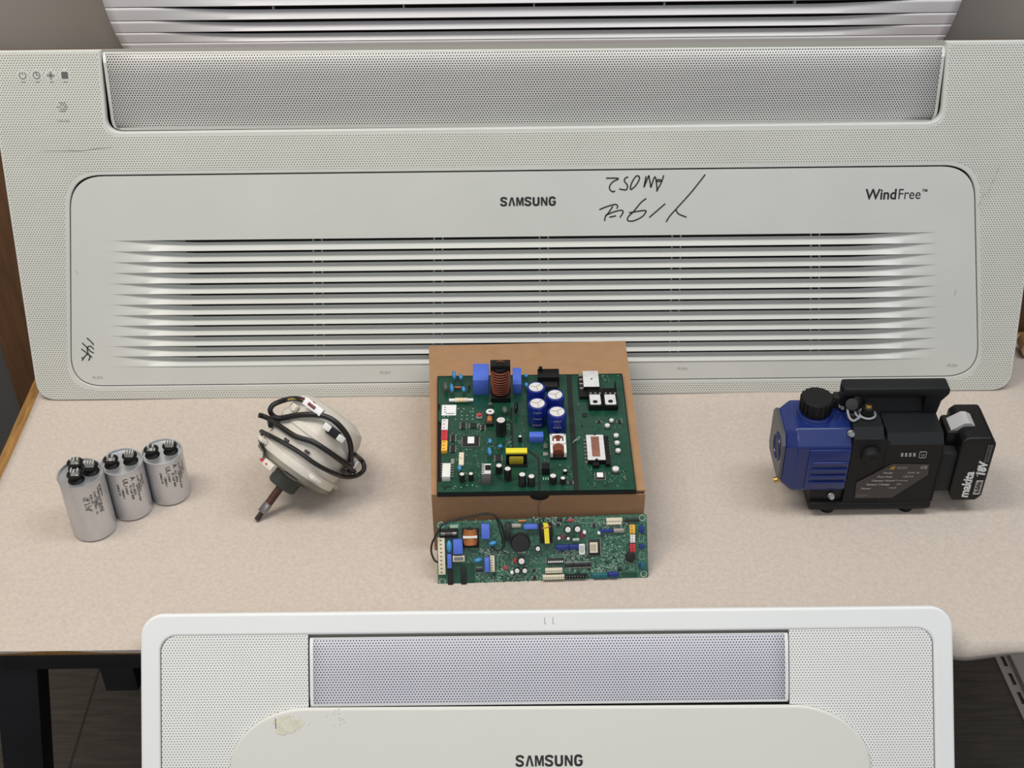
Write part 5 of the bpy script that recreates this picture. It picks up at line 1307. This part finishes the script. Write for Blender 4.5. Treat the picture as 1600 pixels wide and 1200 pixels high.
mb = MB(); cc_ = ((bt0[0]+bt1[0])/2, (bt0[1]+bt1[1])/2)
ribbon(mb, [(cc_[0] + 0.0019*math.sin(a_), cc_[1] + 0.0017*math.cos(a_)) for a_ in [math.radians(25 + k*310/12) for k in range(13)]], 0.0006, 0.0009); ribbon(mb, [(cc_[0], cc_[1] + 0.0019), cc_], 0.0006, 0.0009)
pb = mb.build('power_symbol', M['lgrey_print'], o, smooth=0)
# battery with its adapter
MBOX((110, 6, 34), (134, 74, 98), 3).build('battery_adapter', M['charcoal'], pump)
bt = MB(); sec2 = [(133, 34), (139, 21), (169, 21), (176, 29), (177, 116), (170, 126), (140, 126), (133, 119)]
bt.prism([(x*k_, z*k_) for x, z in sec2], -0.072, -0.002, Matrix(((1, 0, 0, 0), (0, 0, -1, 0), (0, 1, 0, 0), (0, 0, 0, 1))))
bat = bt.build('battery_pack', M['black'], pump, smooth=20)
mo = bat.modifiers.new('bevel', 'BEVEL'); mo.width = 0.003; mo.segments = 3; mo.limit_method = 'ANGLE'
MBOX((119, 22, 84), (140, 60, 120), 5).build('latch_mount', M['black'], bat)
lt = MB()
lt.prism([(x*k_, z*k_) for x, z in [(121, 117), (141, 131), (147, 131), (154, 127), (154, 124), (146, 126), (121, 112)]], -0.050, -0.026, Matrix(((1, 0, 0, 0), (0, 0, -1, 0), (0, 1, 0, 0), (0, 0, 0, 1))))
lt.build('release_latch', M['latch'], bat, smooth=20)
R90 = Matrix.Rotation(PI/2, 3, 'X') @ Matrix.Rotation(PI/2, 3, 'Z')
PBt = Plane((PO.x, PO.y + 0.002, PO.z), (1, 0, 0), (0, 0, 1))
def bz_(x, y): a_ = PBt.uv(1430 + x/6, 600 + y/6); return a_
a_ = bz_(484, 945)
text_obj('lettering', 'makita', 0.0165, M['paper'], bat, (a_[0], 0.0016, a_[1]), R90, offset=0.0005, sx=1.0, shear=0.15)
a_ = bz_(588, 965); b0 = bz_(590, 960)
mb = MB(); mb.b2((a_[0] - 0.0043, 0.0012, a_[1] - 0.0125), (a_[0] + 0.0043, 0.0018, a_[1] + 0.0115)); mb.build('print_box', M['latch'], bat, smooth=0)
text_obj('lettering', '6.0Ah', 0.0085, M['black'], bat, (a_[0], 0.0010, a_[1]), R90, offset=0.0002, sx=0.95)
a_ = bz_(628, 800)
text_obj('lettering', '18V', 0.0150, M['paper'], bat, (a_[0], 0.0016, a_[1]), R90, offset=0.0008, sx=0.95, shear=0.2)
mb = MB(); mb.prism([(x_, z_) for x_, z_ in [bz_(575, 870), bz_(600, 700), bz_(592, 760), bz_(588, 860)]], 0, 0.0004, Matrix(((1, 0, 0, 0), (0, 0, -1, 0), (0, 1, 0, 0), (0, 0, 0, 1))) )
bmesh.ops.translate(mb.bm, verts=mb.bm.verts[:], vec=(0, 0.0018, 0)); mb.build('swoosh', M['lgrey_print'], bat, smooth=0)
a_ = bz_(686, 650)
mb = MB(); mb.b2((a_[0] - 0.0028, 0.0012, a_[1] - 0.0140), (a_[0] + 0.0028, 0.0018, a_[1] + 0.0135)); mb.build('print_box', M['grey_print'], bat, smooth=0)
text_obj('lettering', 'LITHIUM-ION', 0.0048, M['black'], bat, (a_[0], 0.0010, a_[1]), R90, sx=0.9)

# ================================================================== odds and ends
tp = thing('tape_roll', 'tan roll of packing tape standing on the cloth at the right edge behind the panel', 'tape', (0.775, 1.610, ZT + 0.0185))
mb = MB()
mb.lathe([(0.009, -0.012), (0.018, -0.012), (0.018, 0.012), (0.009, 0.012), (0.009, -0.012)], 48)
bmesh.ops.transform(mb.bm, matrix=Matrix.Rotation(PI/2, 4, 'X'), verts=mb.bm.verts[:]); mb.build('roll', M['tape_tan'], tp)
fm_ = thing('slotted_rail', 'pale metal channel with oblong slots lying on the floor at lower right', 'metal channel', (0.935, 1.60, 0))
q0 = Vector((0.8983, 1.6648)); q1 = Vector((0.9082, 1.5129)); d_ = (q1 - q0).normalized()
ang = math.atan2(d_.y, d_.x)
mr = Matrix.Translation((0.8985 - 0.935, 1.660 - 1.60, 0)) @ Matrix.Rotation(ang, 4, 'Z')
o = MB(); o.b2((-0.006, 0.0, 0.003), (0.34, 0.0095, 0.005)).b2((-0.006, 0.0165, 0.003), (0.34, 0.024, 0.005))
for k in range(8): o.b2((0.022 + k*0.044, 0.0095, 0.003), (0.038 + k*0.044, 0.0165, 0.005))
o.b2((-0.006, 0.0095, 0.003), (-0.002, 0.0165, 0.005))
o = o.build('flange', M['galv'], fm_, smooth=0); o.matrix_local = mr
o = MB().b2((-0.008, 0.022, 0.0), (0.34, 0.024, 0.018)).b2((-0.008, 0.022, 0.016), (0.34, 0.090, 0.018)).b2((-0.008, 0.0, 0.0), (0.34, 0.002, 0.004)).build('channel', M['galv'], fm_, smooth=0); o.matrix_local = mr
